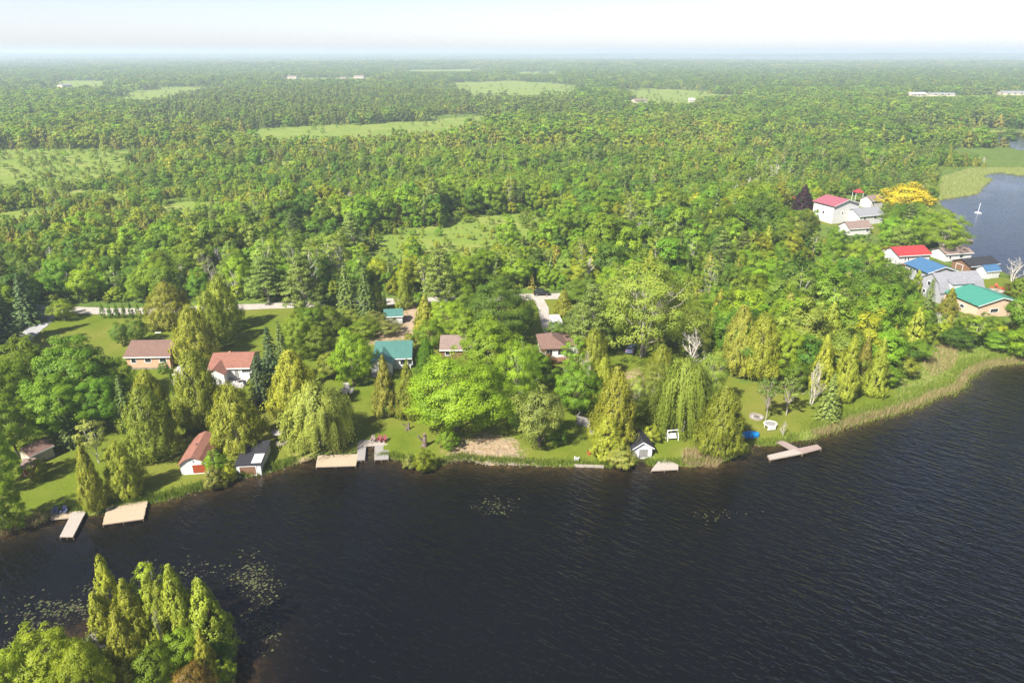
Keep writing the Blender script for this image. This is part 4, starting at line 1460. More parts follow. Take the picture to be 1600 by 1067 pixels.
def ring(x, y, r, n, label, gravel):
    p = G(x, y)
    t = thing('fire_pit', (p.x, p.y, p.z), 0, label, 'fire pit')
    MB().cyl(0, 0, .03, .07, r, 24).build('gravel_bed', M[gravel], t)
    rr = random.Random(4)
    for k in range(n):
        a = 6.283 * k / n
        s = rr.uniform(.8, 1.15)
        o = MB().prism([(math.cos(b) * .24 * s, math.sin(b) * .17 * s) for b in np.linspace(0, 5.4, 7)], -.03, .26 * s).build('stone', M['stone'], t)
        o.location, o.rotation_euler = (math.cos(a) * r, math.sin(a) * r, .02), (0, 0, a + 1.57)
    for k in range(9):
        a = 6.283 * k / 9
        o = MB().prism([(math.cos(b) * .16, math.sin(b) * .12) for b in np.linspace(0, 5.4, 7)], 0, .22).build('hearth_stone', M['stone'], t)
        o.location, o.rotation_euler = (math.cos(a) * .55, math.sin(a) * .55, .07), (0, 0, a + 1.57)
    for k in range(4):
        MB().tube([(math.cos(k * .8) * .45, math.sin(k * .8) * .45, .12), (-math.cos(k * .8) * .4, -math.sin(k * .8) * .4, .25)], [.05, .05], 5).build('log', M['dark'], t)


ring(1182, 652, 1.15, 22, 'stone ringed fire pit on the grassy point', 'patio')
ring(1557, 455, 1.9, 26, 'sandy fire pit circle behind the green roofed house', 'gravel')
# round white swing seat / arbour
p = G(1203, 667)
t = thing('round_frame', (p.x, p.y, p.z), .2, 'white round frame with pale bench side on the grassy point', 'garden frame')
rg = MB()
rg.tube([(math.cos(a) * 1.15, math.sin(a) * .95, .72) for a in np.linspace(0, 6.283, 25)], [.075] * 25, 6)
rg.build('rim', M['trim'], t)
MB().cyl(0, 0, .62, .66, .9, 20).build('mat', M['greywood'], t)
for k in range(6):
    a = k * 1.047
    MB().cyl(math.cos(a) * 1.1, math.sin(a) * .9, 0, .7, .04, 6).build('leg', M['trim'], t)
for k in range(5):
    MB().box(-1.2, .35, -1.22 + .003 * k, -1.12, .12 + .17 * k, .26 + .17 * k).build('slat', M['white'], t)
# covered boat
p = G(1172, 681)
t = thing('covered_boat', (p.x, p.y, p.z), .1, 'small boat under a bright blue tarp beside golden cedar', 'boat')
t.scale = (1.35, 1.35, 1.25)
sec = [(-1.15, .35, .42), (-.8, .62, .62), (-.2, .72, .78), (.4, .68, .74), (.9, .5, .6), (1.2, .12, .4)]
V, Fc = [], []
for x_, w_, h_ in sec:
    V += [(x_, -w_, .02), (x_, -w_ * .92, h_ * .6), (x_, 0, h_), (x_, w_ * .92, h_ * .55), (x_, w_, .02)]
for k in range(len(sec) - 1):
    for q in range(4):
        Fc.append((k * 5 + q, k * 5 + q + 1, k * 5 + q + 6, k * 5 + q + 5))
Fc += [(4, 3, 2, 1, 0), tuple(25 + q for q in range(5))]
MB().add(V, Fc).build('tarp', M['blue'], t)
MB().tube([(-.5, -.74, .12), (-.5, -.6, .52), (-.5, 0, .74), (-.5, .6, .5), (-.5, .74, .12)], [.02] * 5, 4).tube([(.5, -.70, .12), (.5, -.6, .5), (.5, 0, .75), (.5, .6, .46), (.5, .7, .12)], [.02] * 5, 4).build('rope', M['dark'], t)
MB().add([(-1.0, -.3, 0), (1.0, -.3, 0), (1.0, .3, 0), (-1.0, .3, 0), (-.9, -.2, -.1), (.9, -.2, -.1), (.9, .2, -.1), (-.9, .2, -.1)], [(0, 1, 5, 4), (1, 2, 6, 5), (2, 3, 7, 6), (3, 0, 4, 7), (4, 5, 6, 7), (3, 2, 1, 0)]).build('hull', M['white'], t)
# white garden swing under the pale willow
p = G(1050, 687)
t = thing('garden_swing', (p.x, p.y, p.z), .15, 'white wooden garden swing under the pale willow', 'swing')
for s in (-1, 1):
    for q in (-.45, .45):
        MB().tube([(s * .95, q, 0), (s * .95, q * .25, 1.85)], [.05, .05], 5).build('leg', M['trim'], t)
MB().box(-1.1, 1.1, -.07, .07, 1.85, 1.95).build('beam', M['trim'], t)
for k in range(4):
    MB().box(-.7, .7, -.28 + k * .12, -.19 + k * .12, .5, .53).build('seat_slat', M['trim'], t)
for k in range(5):
    MB().box(-.7, .7, .22 + k * .02, .25 + k * .02, .56 + k * .12, .66 + k * .12).build('back_slat', M['trim'], t)
for s in (-.68, .68):
    MB().tube([(s, .1, .5), (s, 0, 1.87)], [.012, .012], 4).build('chain', M['chrome'], t)
# umbrella and fire ring near the willow
p = G(438, 690)
t = thing('patio_umbrella', (p.x, p.y, p.z), 0, 'pale grey patio umbrella at the left foot of the willow', 'umbrella')
n = 8
for k in range(n):
    a, a2 = 6.283 * k / n, 6.283 * (k + 1) / n
    MB().add([(math.cos(a) * 1.2, math.sin(a) * 1.2, 1.95), (math.cos(a2) * 1.2, math.sin(a2) * 1.2, 1.95), (0, 0, 2.5), (math.cos(a) * 1.2, math.sin(a) * 1.2, 1.9), (math.cos(a2) * 1.2, math.sin(a2) * 1.2, 1.9), (0, 0, 2.45)],
             [(0, 1, 2), (5, 4, 3), (0, 3, 4, 1), (1, 4, 5, 2), (2, 5, 3, 0)]).build('panel', M['deckgrey'], t)
MB().cyl(0, 0, -.1, 2.45, .03, 6).build('pole', M['dark'], t)
ring(441, 692, .8, 12, 'small dark fire ring below the pale umbrella', 'track')


def vehicle(x, y, rz, paint, label, name, cat, L=4.4, Wd=1.85, Hb=.95, Ht=1.7, cab=(-1.7, 1.0)):
    p = G(x, y)
    t = thing(name, (p.x, p.y, p.z + .06), rz, label, cat)
    h2 = L / 2
    prof = [(-h2, .42), (-h2 + .05, .8), (-h2 + .1, Hb), (cab[1], Hb + .03), (h2 - .35, Hb - .05), (h2 - .05, .75), (h2, .42), (h2 - .1, .32), (-h2 + .1, .32)]
    MB().extr([(u_, z_) for u_, z_ in prof], 'x', -Wd / 2, Wd / 2).build('body', M[paint], t).rotation_euler = (0, 0, -1.5708)
    c0, c1 = cab
    w2 = Wd / 2
    MB().add([(c0, -w2 + .03, Hb), (c1 + .1, -w2 + .03, Hb), (c1 + .1, w2 - .03, Hb), (c0, w2 - .03, Hb), (c0 + .25, -w2 + .2, Ht), (c1 - .55, -w2 + .2, Ht), (c1 - .55, w2 - .2, Ht), (c0 + .25, w2 - .2, Ht)],
             [(4, 5, 6, 7), (0, 1, 5, 4), (1, 2, 6, 5), (2, 3, 7, 6), (3, 0, 4, 7)]).build('cabin', M['glass'], t)
    MB().box(c0 + .2, c1 - .5, -w2 + .18, w2 - .18, Ht + .001, Ht + .05).build('roof', M[paint], t)
    for sx in (-1, 1):
        for sy in (-1, 1):
            w = MB().tube([(sx * L * .31, sy * (w2 - .2), .33), (sx * L * .31, sy * (w2 + .01), .33)], [.34, .34], 12).build('wheel', M['tyre'], t)
            MB().tube([(sx * L * .31, sy * (w2 + .011), .33), (sx * L * .31, sy * (w2 + .03), .33)], [.2, .2], 10).build('rim', M['chrome'], w)
    for sy in (-1, 1):
        MB().box(h2 - .06, h2 + .01, sy * .6 - .18, sy * .6 + .18, .62, .76).build('headlight', M['chrome'], t)
        MB().box(-h2 - .01, -h2 + .06, sy * .7 - .1, sy * .7 + .1, .62, .85).build('tail_light', M['redchair'], t)
    return t


vehicle(846, 461, .05, 'black', 'black car parked on the gravel road', 'car', 'car')
vehicle(986, 549, 1.2, 'bluegrey', 'blue grey car parked below the big open crowned tree', 'car', 'car', 4.4, 1.8, .9, 1.45, (-1.5, .9))
vehicle(1428, 427, .6, 'black', 'dark car parked beside the blue roofed house', 'car', 'car')
# travel trailer
p = G(868, 512)
t = thing('travel_trailer', (p.x, p.y, p.z), .12, 'white travel trailer beside the gravel drive', 'trailer')
MB().extr([(-2.6, .55), (2.6, .55), (2.75, 1.3), (2.4, 2.5), (-2.4, 2.55), (-2.65, 1.6)], 'x', -1.15, 1.15).build('body', M['white'], t)
MB().box(-.6, .6, -2.75, -2.66, 1.3, 1.9).build('window', M['glass'], t)
MB().box(-1.0, .9, -1.6, 1.9, 2.56, 2.62).build('roof_panel', M['siding_grey'], t)
for s in (-1, 1):
    MB().tube([(s * 1.0, 0, .34), (s * 1.18, 0, .34)], [.34, .34], 12).build('wheel', M['tyre'], t)
    MB().box(s * 1.151 - (.02 if s < 0 else 0), s * 1.151 + (.02 if s > 0 else 0), -1.2, .2, 1.4, 1.95).build('window', M['glass'], t)
MB().tube([(-.6, -2.6, .5), (0, -3.6, .45), (.6, -2.6, .5)], [.05] * 3, 5).build('hitch', M['dark'], t)
# raft on the bay
p = Wt(1528, 333)
t = thing('marker_post', (p.x, p.y, 0), 0, 'white marker post standing in the bay', 'marker')
MB().cyl(0, 0, -1, 4.2, .09, 6).build('post', M['trim'], t)
MB().box(-.9, .9, -.9, .9, -.1, .25).build('float', M['trim'], t)
# weathered stumps on the shore lawn
for x_, y_, hh_, lab in [(637, 671, 1.3, 'pale leaning stump on the lawn behind the U shaped dock'), (662, 698, 2.4, 'thick pale forked stump on the lawn by the water')]:
    p = G(x_, y_)
    t = thing('tree_stump', p, .4, lab, 'stump')
    mb = MB()
    rr = np.random.RandomState(int(x_))
    limb(mb, (0, 0, -.2), (.25, .1, hh_), .42 if hh_ > 2 else .25, .26 if hh_ > 2 else .14, rr, .05, 4, 8)
    limb(mb, (.1, 0, hh_ * .35), (-.9, .2, hh_ * .95), .24 if hh_ > 2 else .12, .12, rr, .08, 3, 7)
    mb.build('wood', M['bark'], t)
    m2 = MB()
    for k in range(5):
        a = k * 1.3
        m2.tube([(math.cos(a) * .15, math.sin(a) * .15, .25), (math.cos(a) * .75, math.sin(a) * .75, -.05)], [.14, .05], 5)
    m2.build('roots', M['bark'], t)

# ------------------------------------------------------------------ trees of the cottage shore
T = [
    # left block of dark maples
    ('maple', 130, 640, 522, 120, 'mid', 'large dark green maple left of the brick bungalow, tallest of its clump'),
    ('maple', 62, 636, 526, 105, 'mid', 'green maple in the left clump with its crown over the driveway'),
    ('maple', 180, 632, 552, 70, 'mid', 'dark maple touching the left end of the brick bungalow'),
    ('maple', 18, 668, 556, 95, 'mid', 'green maple at the left edge below the driveway'),
    ('maple', 95, 682, 588, 105, 'mid', 'dark maple above the tan shed'),
    ('maple', 28, 712, 612, 85, 'mid', 'green maple at the left edge above the red brown shed'),
    ('maple', 160, 668, 590, 80, 'mid', 'dark maple between the small spruce and the brick bungalow'),
    ('maple', 6, 765, 668, 60, 'bright', 'bright tree at the left edge below the sheds'),
    ('maple', 12, 828, 738, 62, 'bright', 'bright green shore tree at the left edge beside the L shaped dock'),
    ('spruce', 6, 540, 414, 78, 'bluespruce', 'huge dark spruce at the left edge beside the driveway'),
    ('spruce', -12, 560, 425, 90, 'bluespruce', 'dark spruce cut by the left edge of the picture'),
    ('spruce', 48, 505, 425, 55, 'bluespruce', 'dark spruce where the driveway meets the road'),
    ('spruce', 113, 695, 618, 44, 'spruce', 'small spruce in front of the dark maples'),
    ('spruce', 203, 668, 584, 48, 'spruce', 'spruce left of the big golden cedars below the brick bungalow'),
    ('cedar', 243, 662, 578, 58, 'cedar', 'golden cedar directly below the brick bungalow'),
    ('cedar', 243, 712, 604, 88, 'cedar', 'broadest golden cedar on the left lawn'),
    ('cedar', 200, 772, 693, 56, 'cedar', 'round cedar with pale bare trunks above the square swim platform'),
    ('aspen', 155, 722, 650, 45, 'greyleaf', 'thin half bare tree between the two docks at the left'),
    ('cone', 152, 794, 690, 44, 'cedar', 'narrow ragged cedar at the shore beside the L shaped dock'),
    ('shrub', 63, 747, 717, 32, 'lime', 'light shrub in front of the red brown shed'),
    ('cedar', 319, 668, 548, 82, 'cedar', 'tall golden cedar in front of the white bungalow'),
    ('cedar', 375, 700, 600, 86, 'cedar', 'round golden cedar behind the white boathouses'),
    ('shrub', 301, 675, 648, 30, 'deep', 'dark green bush above the gambrel boathouse'),
    ('shrub', 338, 738, 703, 32, 'mid', 'green bush at the right corner of the gambrel boathouse'),
    ('shrub', 336, 762, 732, 34, 'greyleaf', 'pale shrub at the water between the two white boathouses'),
    ('shrub', 358, 752, 730, 24, 'lime', 'yellow green shrub left of the black roofed plank door boathouse'),
    ('shrub', 292, 608, 570, 30, 'blossom', 'white flowering bush between the two bungalows'),
    ('column', 273, 618, 578, 10, 'deep', 'dark pencil cedar beside the white flowering bush'),
    ('column', 296, 572, 545, 9, 'deep', 'dark pencil cedar at the right corner of the brick bungalow'),
    ('shrub', 258, 583, 566, 18, 'deep', 'round bush at the front right corner of the brick bungalow'),
    ('cedar', 268, 508, 442, 74, 'cedar', 'wide round cedar behind the brick bungalow by the road'),
    ('cedar', 310, 566, 478, 66, 'cedar', 'lowest cedar of the row right of the brick bungalow'),
    ('cedar', 335, 540, 455, 62, 'cedar', 'middle cedar of the row right of the brick bungalow'),
    ('cedar', 352, 516, 432, 58, 'cedar', 'highest cedar of the row beside the mown strip'),
    ('shrub', 192, 540, 503, 34, 'deep', 'dark shrub behind the left end of the brick bungalow'),
    ('shrub', 216, 536, 497, 38, 'deep', 'dark shrub behind the middle of the brick bungalow'),
    ('apple', 101, 500, 467, 42, 'lime', 'small spreading tree at the road junction'),
    # middle
    ('spruce', 432, 622, 508, 60, 'bluespruce', 'tall blue green spruce right of the mown strip'),
    ('spruce', 410, 634, 555, 50, 'bluespruce', 'shorter blue green spruce beside the white bungalow'),
    ('spruce', 447, 598, 500, 46, 'spruce', 'spruce behind the pair of blue green spruces'),
    ('cedar', 466, 652, 548, 82, 'gold', 'orange tinged cedar right of the blue green spruces'),
    ('willow', 503, 694, 590, 116, 'willow', 'windblown pale willow behind the long tan dock'),
    ('shrub', 543, 618, 600, 22, 'blossom', 'pale pink flowering shrub behind the willow'),
    ('maple', 553, 602, 510, 66, 'bright', 'bright rounded tree left of the teal roofed cottage'),
    ('spruce', 514, 562, 526, 18, 'bluespruce', 'little dark spruce left of the bright rounded tree'),
    ('apple', 510, 522, 478, 58, 'mid', 'low spreading tree behind the little dark spruce'),
    ('maple', 470, 560, 490, 48, 'mid', 'leaning green tree above the orange tinged cedar'),
    ('cone', 468, 498, 462, 20, 'gold', 'small golden cone cedar at the road beside the mown strip'),
    ('pine', 478, 496, 398, 62, 'pine', 'tall pine at the road above the mown strip'),
    ('pine', 420, 472, 400, 60, 'pine', 'tall pine behind the road right of the cedar row'),
    ('spruce', 545, 492, 408, 50, 'spruce', 'left spruce of the pair at the road'),
    ('spruce', 574, 492, 412, 46, 'spruce', 'right spruce of the pair at the road'),
    ('column', 602, 484, 456, 9, 'bright', 'green columnar cedar behind the small teal shed'),
    ('cedar', 632, 482, 440, 30, 'cedar', 'round cedar behind the small teal shed at the road'),
    ('pine', 690, 482, 388, 62, 'pine', 'tall pine at the road above the dirt drive'),
    ('cone', 666, 520, 460, 42, 'gold', 'golden cone cedar beside the dirt drive'),
    ('apple', 672, 545, 500, 48, 'bright', 'bright low tree below the golden cone cedar'),
    ('cedar', 668, 592, 528, 36, 'mid', 'green rounded cedar right of the teal roofed cottage'),
    ('shrub', 608, 522, 500, 42, 'greyleaf', 'pale shrub in front of the small teal shed'),
    ('shrub', 572, 528, 496, 44, 'mid', 'green shrub left of the small teal shed'),
    ('shrub', 585, 512, 486, 44, 'greyleaf', 'grey green shrub behind the teal roofed cottage'),
    ('shrub', 640, 548, 518, 22, 'cedar', 'olive shrub at the foot of the dirt drive'),
    ('cone', 604, 648, 556, 46, 'rust', 'left cedar of the brown pair in front of the teal cottage'),
    ('cone', 640, 652, 562, 46, 'cedar', 'right cedar of the brown pair in front of the teal cottage'),
    ('shrub', 611, 650, 622, 28, 'deep', 'dark bush at the foot of the brown cedar pair'),
    ('maplebig', 715, 672, 556, 165, 'bright', 'huge spreading bright maple by the bare beach'),
    ('shrub', 700, 702, 672, 34, 'bright', 'bright bush under the huge maple'),
    ('shrub', 662, 736, 704, 36, 'lime', 'yellow green shrub at the water by the forked stump'),
    ('shrub', 640, 732, 712, 26, 'greyleaf', 'grey shrub at the water right of the U shaped dock'),
    ('maple', 765, 600, 490, 98, 'bright', 'bright tree with upswept limbs behind the huge maple'),
    ('open', 808, 650, 528, 78, 'bright', 'open tree with pale tall trunk right of the huge maple'),
    ('maplebig', 778, 530, 436, 118, 'deep', 'broad domed maple beside the gravel drive'),
    ('maple', 700, 520, 468, 60, 'bright', 'bright tree left of the broad domed maple'),
    ('maple', 728, 540, 480, 58, 'mid', 'green tree between the dirt drive and the domed maple'),
    ('shrub', 842, 698, 602, 84, 'greyleaf', 'large grey green bush beside the bare beach'),
    ('shrub', 868, 692, 664, 36, 'mid', 'green bush at the right foot of the grey green bush'),
    ('shrub', 812, 672, 640, 36, 'deep', 'dark bush between the huge maple and the grey bush'),
    ('apple', 851, 590, 548, 36, 'bronze', 'dark bronze leaved tree left of the hipped cottage deck'),
    ('maple', 900, 648, 562, 72, 'mid', 'green tree in front of the hipped cottage'),
    ('bare', 884, 624, 540, 30, None, 'pale bare birch left of the green tree at the hipped cottage'),
    ('bare', 915, 626, 520, 36, None, 'pale bare birch above the green tree at the hipped cottage'),
    ('shrub', 868, 525, 502, 30, 'deep', 'dark bush behind the hipped cottage'),
    ('cedar', 925, 598, 514, 60, 'gold', 'golden cedar right of the hipped cottage'),
    ('pine', 922, 560, 442, 66, 'pine', 'tall feathery pine behind the hipped cottage'),
    ('cone', 880, 492, 452, 34, 'gold', 'golden round cedar at the road above the trailer'),
    ('shrub', 900, 470, 436, 46, 'deep', 'dark round bush behind the road right of the black car'),
    ('open', 1005, 556, 398, 165, 'pale', 'tall open crowned pale tree with reddish forked trunk'),
    ('cedar', 1030, 596, 538, 46, 'cedar', 'golden cedar at the right foot of the open crowned tree'),
    ('apple', 960, 545, 490, 52, 'mid', 'green tree left of the open crowned tree'),
    ('cedar', 958, 695, 575, 74, 'gold', 'tall golden cedar with a white birch stem by the water'),
    ('cedar', 948, 712, 650, 58, 'cedar', 'lower cedar bulging over the fence enclosure'),
    ('bare', 965, 660, 566, 34, None, 'white birch stem leaning against the tall golden cedar'),
    ('bare', 985, 668, 575, 40, None, 'second white birch stem right of the tall golden cedar'),
    ('open', 990, 655, 585, 50, 'pale', 'pale leaved birch behind the black roofed boathouse'),
    ('shrub', 970, 730, 698, 46, 'greyleaf', 'pale shrub overhanging the water left of the black roofed boathouse'),
    ('shrub', 1016, 690, 664, 30, 'cedar', 'olive bush right of the black roofed boathouse'),
    ('shrub', 1022, 662, 640, 36, 'cedar', 'olive bush behind the black roofed boathouse'),
    ('willow', 1062, 672, 545, 100, 'pale', 'pale willow like tree over the white swing'),
    ('cedar', 1122, 706, 604, 78, 'cedar', 'big golden cedar at the tan reeds'),
    ('open', 1105, 640, 545, 62, 'pale', 'open pale tree behind the big golden cedar at the reeds'),
    ('bare', 1108, 632, 548, 44, None, 'white forked bare tree behind the big golden cedar'),
    ('bare', 1080, 580, 488, 56, None, 'large bare grey tree right of the open crowned tree'),
    ('open', 1085, 560, 480, 66, 'pale', 'thin leaved pale tree beside the large bare grey tree'),
    ('cedar', 1150, 584, 478, 62, 'rust', 'brownish cedar at the edge of the right hand lawn'),
    ('cedar', 1182, 590, 490, 70, 'gold', 'golden cedar at the edge of the right hand lawn'),
    ('maple', 1222, 592, 510, 56, 'bright', 'bright tree right of the golden cedar pair on the lawn edge'),
    ('smallpine', 1196, 656, 592, 42, 'pine', 'thin pine with pale bare stem beside the fire pit'),
    ('smallpine', 1228, 648, 590, 42, 'pine', 'second thin pine with bare stem right of the fire pit'),
    ('bare', 1223, 680, 650, 18, None, 'short white bare stump tree right of the round frame'),
    ('spruce', 1291, 654, 583, 50, 'spruce', 'shapely spruce on the grassy point by the reeds'),
    ('bare', 1267, 632, 542, 36, None, 'white forked dead tree left of the shapely spruce'),
    ('cone', 1278, 612, 522, 44, 'gold', 'golden cedar behind the white forked dead tree'),
    ('cone', 1316, 624, 524, 46, 'gold', 'tall golden cedar right behind the shapely spruce'),
    ('cone', 1363, 618, 530, 40, 'gold', 'pointed golden cedar alone at the marsh edge'),
    ('cone', 1342, 600, 525, 34, 'rust', 'rusty cedar between the two golden cedars at the marsh'),
    ('cone', 1250, 585, 500, 40, 'rust', 'rusty cedar behind the lawn of the grassy point'),
    ('aspen', 1515, 545, 488, 34, 'bright', 'white stemmed young tree above the marsh'),
    ('bare', 1462, 520, 470, 34, None, 'leaning white dead tree left of the green roofed house'),
    ('bare', 1198, 510, 440, 34, None, 'dead birch standing in the right hand woods'),
    ('bare', 1350, 500, 430, 40, None, 'forked dead birch in the woods above the golden cedars'),
    ('bare', 1582, 440, 388, 38, None, 'white dead tree standing at the bay shore'),
    ('maple', 832, 606, 540, 70, 'mid', 'green tree squeezed between the pale trunked tree and the bronze tree'),
    ('maple', 500, 560, 500, 56, 'mid', 'green tree above the windblown willow'),
    ('maple', 487, 530, 478, 46, 'bright', 'bright tree right of the mown strip'),
    ('apple', 540, 512, 480, 50, 'pale', 'pale low tree below the pair of road spruces'),
    ('apple', 520, 590, 550, 50, 'cedar', 'olive tree between the willow and the bright rounded tree'),
    ('maple', 905, 545, 470, 62, 'pine', 'dark feathery tree right of the trailer'),
    ('apple', 945, 520, 470, 50, 'pale', 'pale tree behind the tall feathery pine'),
    ('open', 965, 520, 430, 70, 'pale', 'pale tree at the left of the open crowned tree'),
    ('open', 1045, 530, 440, 80, 'lime', 'yellow green tree at the right of the open crowned tree'),
    ('apple', 1055, 545, 490, 60, 'pale', 'pale low tree below the yellow green tree'),
    ('cedar', 940, 640, 560, 50, 'cedar', 'olive cedar left behind the tall golden cedar'),
    ('aspen', 895, 600, 520, 40, 'bright', 'slim birch in leaf right of the hipped cottage deck'),
    ('open', 1020, 640, 565, 66, 'pale', 'pale tree between the birch stems and the pale willow'),
    ('apple', 1105, 680, 610, 50, 'mid', 'green tree between the pale willow and the big golden cedar'),
    ('apple', 1075, 620, 560, 60, 'pale', 'pale tree above the white swing'),
    ('maple', 1130, 560, 480, 50, 'mid', 'green tree left of the brownish cedar on the lawn edge'),
    ('apple', 1240, 612, 560, 40, 'mid', 'green tree left of the white forked dead tree'),
    ('shrub', 1385, 604, 570, 40, 'mid', 'green shrub at the marsh edge right of the pointed cedar'),
    ('shrub', 1410, 590, 555, 44, 'cedar', 'olive shrub above the marsh'),
    ('shrub', 1432, 565, 530, 44, 'mid', 'green shrub above the tan reeds of the marsh'),
    ('shrub', 1490, 545, 510, 50, 'deep', 'dark shrub above the marsh near the white stemmed tree'),
    ('shrub', 1560, 545, 520, 60, 'mid', 'green shrub below the green roofed house'),
    ('apple', 1595, 560, 510, 60, 'bright', 'bright tree at the right edge above the shore'),
    ('shrub', 505, 485, 462, 36, 'mid', 'green bush at the road between the tall pine and the left road spruce'),
    ('shrub', 526, 484, 458, 36, 'deep', 'dark bush at the foot of the left road spruce'),
    ('cone', 590, 486, 440, 28, 'cedar', 'olive cedar right of the road spruce pair'),
    ('apple', 722, 480, 444, 48, 'mid', 'green tree at the road right of the tall pine'),
    ('apple', 905, 476, 446, 48, 'mid', 'green tree at the road right of the golden round cedar'),
    ('apple', 945, 474, 444, 50, 'pale', 'pale tree at the road above the feathery pine'),
    ('shrub', 650, 478, 456, 30, 'bright', 'bright bush where the dirt drive leaves the road'),
    # right hand houses
    ('open', 1470, 400, 330, 76, 'bright', 'open bright tree at the bay behind the red roofed house'),
    ('apple', 1412, 338, 284, 82, 'yellow', 'golden yellow flowering tree at the bay'),
    ('cone', 1252, 332, 290, 38, 'copper', 'dark purple copper tree left of the maroon roofed house'),
    ('maple', 1440, 372, 322, 50, 'pale', 'pale tree between the yellow tree and the red roofed house'),
    ('maple', 1395, 362, 318, 46, 'mid', 'green tree below the yellow tree'),
    ('cone', 1420, 480, 446, 40, 'mid', 'green tree in front of the gambrel house, left one'),
    ('spruce', 1447, 486, 432, 28, 'spruce', 'thin spruce in front of the gambrel house'),
    ('cone', 1478, 494, 450, 34, 'cedar', 'olive cedar in front of the green roofed house'),
    ('shrub', 1510, 514, 490, 44, 'greyleaf', 'grey shrub at the left wall of the green roofed house'),
    ('shrub', 1545, 514, 496, 50, 'mid', 'green shrub in front of the green roofed house'),
    ('cone', 1592, 520, 470, 36, 'gold', 'golden cedar at the right edge by the green roofed house'),
    ('shrub', 1592, 470, 440, 50, 'bronze', 'brownish shrub at the right edge behind the green roof'),
    ('maple', 1588, 475, 430, 34, 'mid', 'green tree at the right edge beside the brownish shrub'),
]
for kind, x_, yb, yt, wp, lm, lab in T:
    at_px(kind, x_, yb, yt, wp, lm, lab)
for k in range(7):
    at_px('column', 162 + k * 11.1, 497, 472 + (k * 7 % 4), 9 + (k % 3), 'deep', ['first', 'second', 'third', 'fourth', 'fifth', 'sixth', 'last'][k] + ' columnar cedar from the left in the row of seven along the road', 'row of seven columnar cedars')

# island in the foreground
ISL = [('cone', 195, 1010, 870, 67, 'gold', 'tallest pointed cedar on the foreground island, slim tip'),
       ('cone', 222, 1020, 905, 65, 'gold', 'golden cedar second from the left on the foreground island'),
       ('cone', 256, 1008, 898, 62, 'gold', 'golden cedar in the middle of the foreground island'),
       ('cone', 296, 1022, 884, 72, 'gold', 'pointed golden cedar right of the white birch on the island'),
       ('cone', 336, 1022, 904, 78, 'cedar', 'broad golden cedar at the right side of the island'),
       ('cone', 214, 1075, 946, 72, 'gold', 'golden cedar in front on the island, cut by the lower edge'),
       ('cone', 270, 1010, 908, 59, 'cedar', 'olive cedar behind the bare birch on the island'),
       ('cone', 176, 1030, 925, 59, 'gold', 'rusty cedar at the left of the island cedars'),
       ('aspen', 254, 985, 866, 46, 'lime', 'light green birch rising behind the island cedars'),
       ('bare', 264, 1040, 918, 26, None, 'white bare birch in the middle of the foreground island'),
       ('bare', 160, 1052, 965, 80, None, 'grey bare spreading tree at the left of the island'),
       ('maple', 92, 1098, 985, 118, 'lime', 'yellow green maple at the lower left corner on the island'),
       ('maple', 40, 1130, 1015, 90, 'lime', 'yellow green tree cut by the lower left corner'),
       ('maple', 150, 1120, 1000, 80, 'lime', 'yellow green tree right of the corner maple on the island'),
       ('shrub', 292, 1048, 985, 62, 'mid', 'green bush in the middle of the foreground island'),
       ('shrub', 250, 1078, 1010, 64, 'mid', 'green bush at the lower edge on the island'),
       ('cone', 328, 1062, 985, 41, 'gold', 'small golden cedar at the right shore of the island'),
       ('shrub', 340, 1046, 1000, 40, 'deep', 'dark bush at the right shore of the island'),
       ('shrub', 352, 1062, 1030, 34, 'lime', 'yellow shrub overhanging the water at the island'),
       ('shrub', 308, 1095, 1040, 60, 'bronze', 'brownish bush at the lower edge of the island'),
       ('smallpine', 368, 1015, 1000, 26, 'cedar', 'little leaning cedar over the water at the island tip')]
for kind, x_, yb, yt, wp, lm, lab in ISL:
    at_px(kind, x_, yb, yt, wp, lm, lab)

# ------------------------------------------------------------------ woodland
def scatter(dmin, dmax, step, r):
    """jittered grid of points in the part of the land the photo looks at"""
    out = []
    ys_ = np.arange(dmin, dmax, step)
    for y_ in ys_:
        hw_ = .86 * y_ + 45
        xs_ = np.arange(-hw_, hw_, step)
        out.append(np.stack([xs_ + r.uniform(-.48, .48, len(xs_)) * step, y_ + r.uniform(-.48, .48, len(xs_)) * step], 1))
    return np.concatenate(out)


ROADW = [[flat(x, y, .6) for x, y in q] for q in (
    [(48, 481), (150, 486), (300, 484), (450, 477), (640, 471), (830, 464), (1000, 461), (1095, 456), (1150, 448), (1240, 425), (1330, 405), (1400, 420)],
    [(-60, 600), (25, 540), (72, 484)])]
CLEAR = to_w([[(1380, 424), (1400, 446), (1425, 470), (1450, 515), (1500, 530), (1620, 530), (1620, 420), (1520, 395), (1460, 402), (1395, 398), (1372, 420)],
              [(1425, 345), (1462, 312), (1480, 318), (1500, 345), (1520, 400), (1490, 402), (1470, 370)],
              [(1480, 240), (1520, 222), (1640, 236), (1640, 266), (1540, 262)],
              [(1275, 385), (1300, 392), (1372, 392), (1395, 360), (1390, 318), (1330, 305), (1275, 330)]])


def usable(P):
    X, Y = P[:, 0], P[:, 1]
    ok = shore_sd(X, Y) > 2.0
    jx, jy = X + 13 * wav(X, Y, 26, 2) + 5 * wav(X, Y, 7, 5), Y + 17 * wav(X, Y, 30, 3) + 6 * wav(X, Y, 8, 7)
    for q in MEADOW_W:
        ok &= ~pip(jx, jy, q)
    for q in LAWN_W[:2] + MARSH_W + CLEAR + FOOT:
        ok &= ~pip(X, Y, q)
    for q in ROADW:
        ok &= segdist(X, Y, q, False) > 3.6
    for x_, y_, rr in PLANTED:
        if y_ > 120:
            ok &= (X - x_) ** 2 + (Y - y_) ** 2 > (rr * .9) ** 2
    return ok


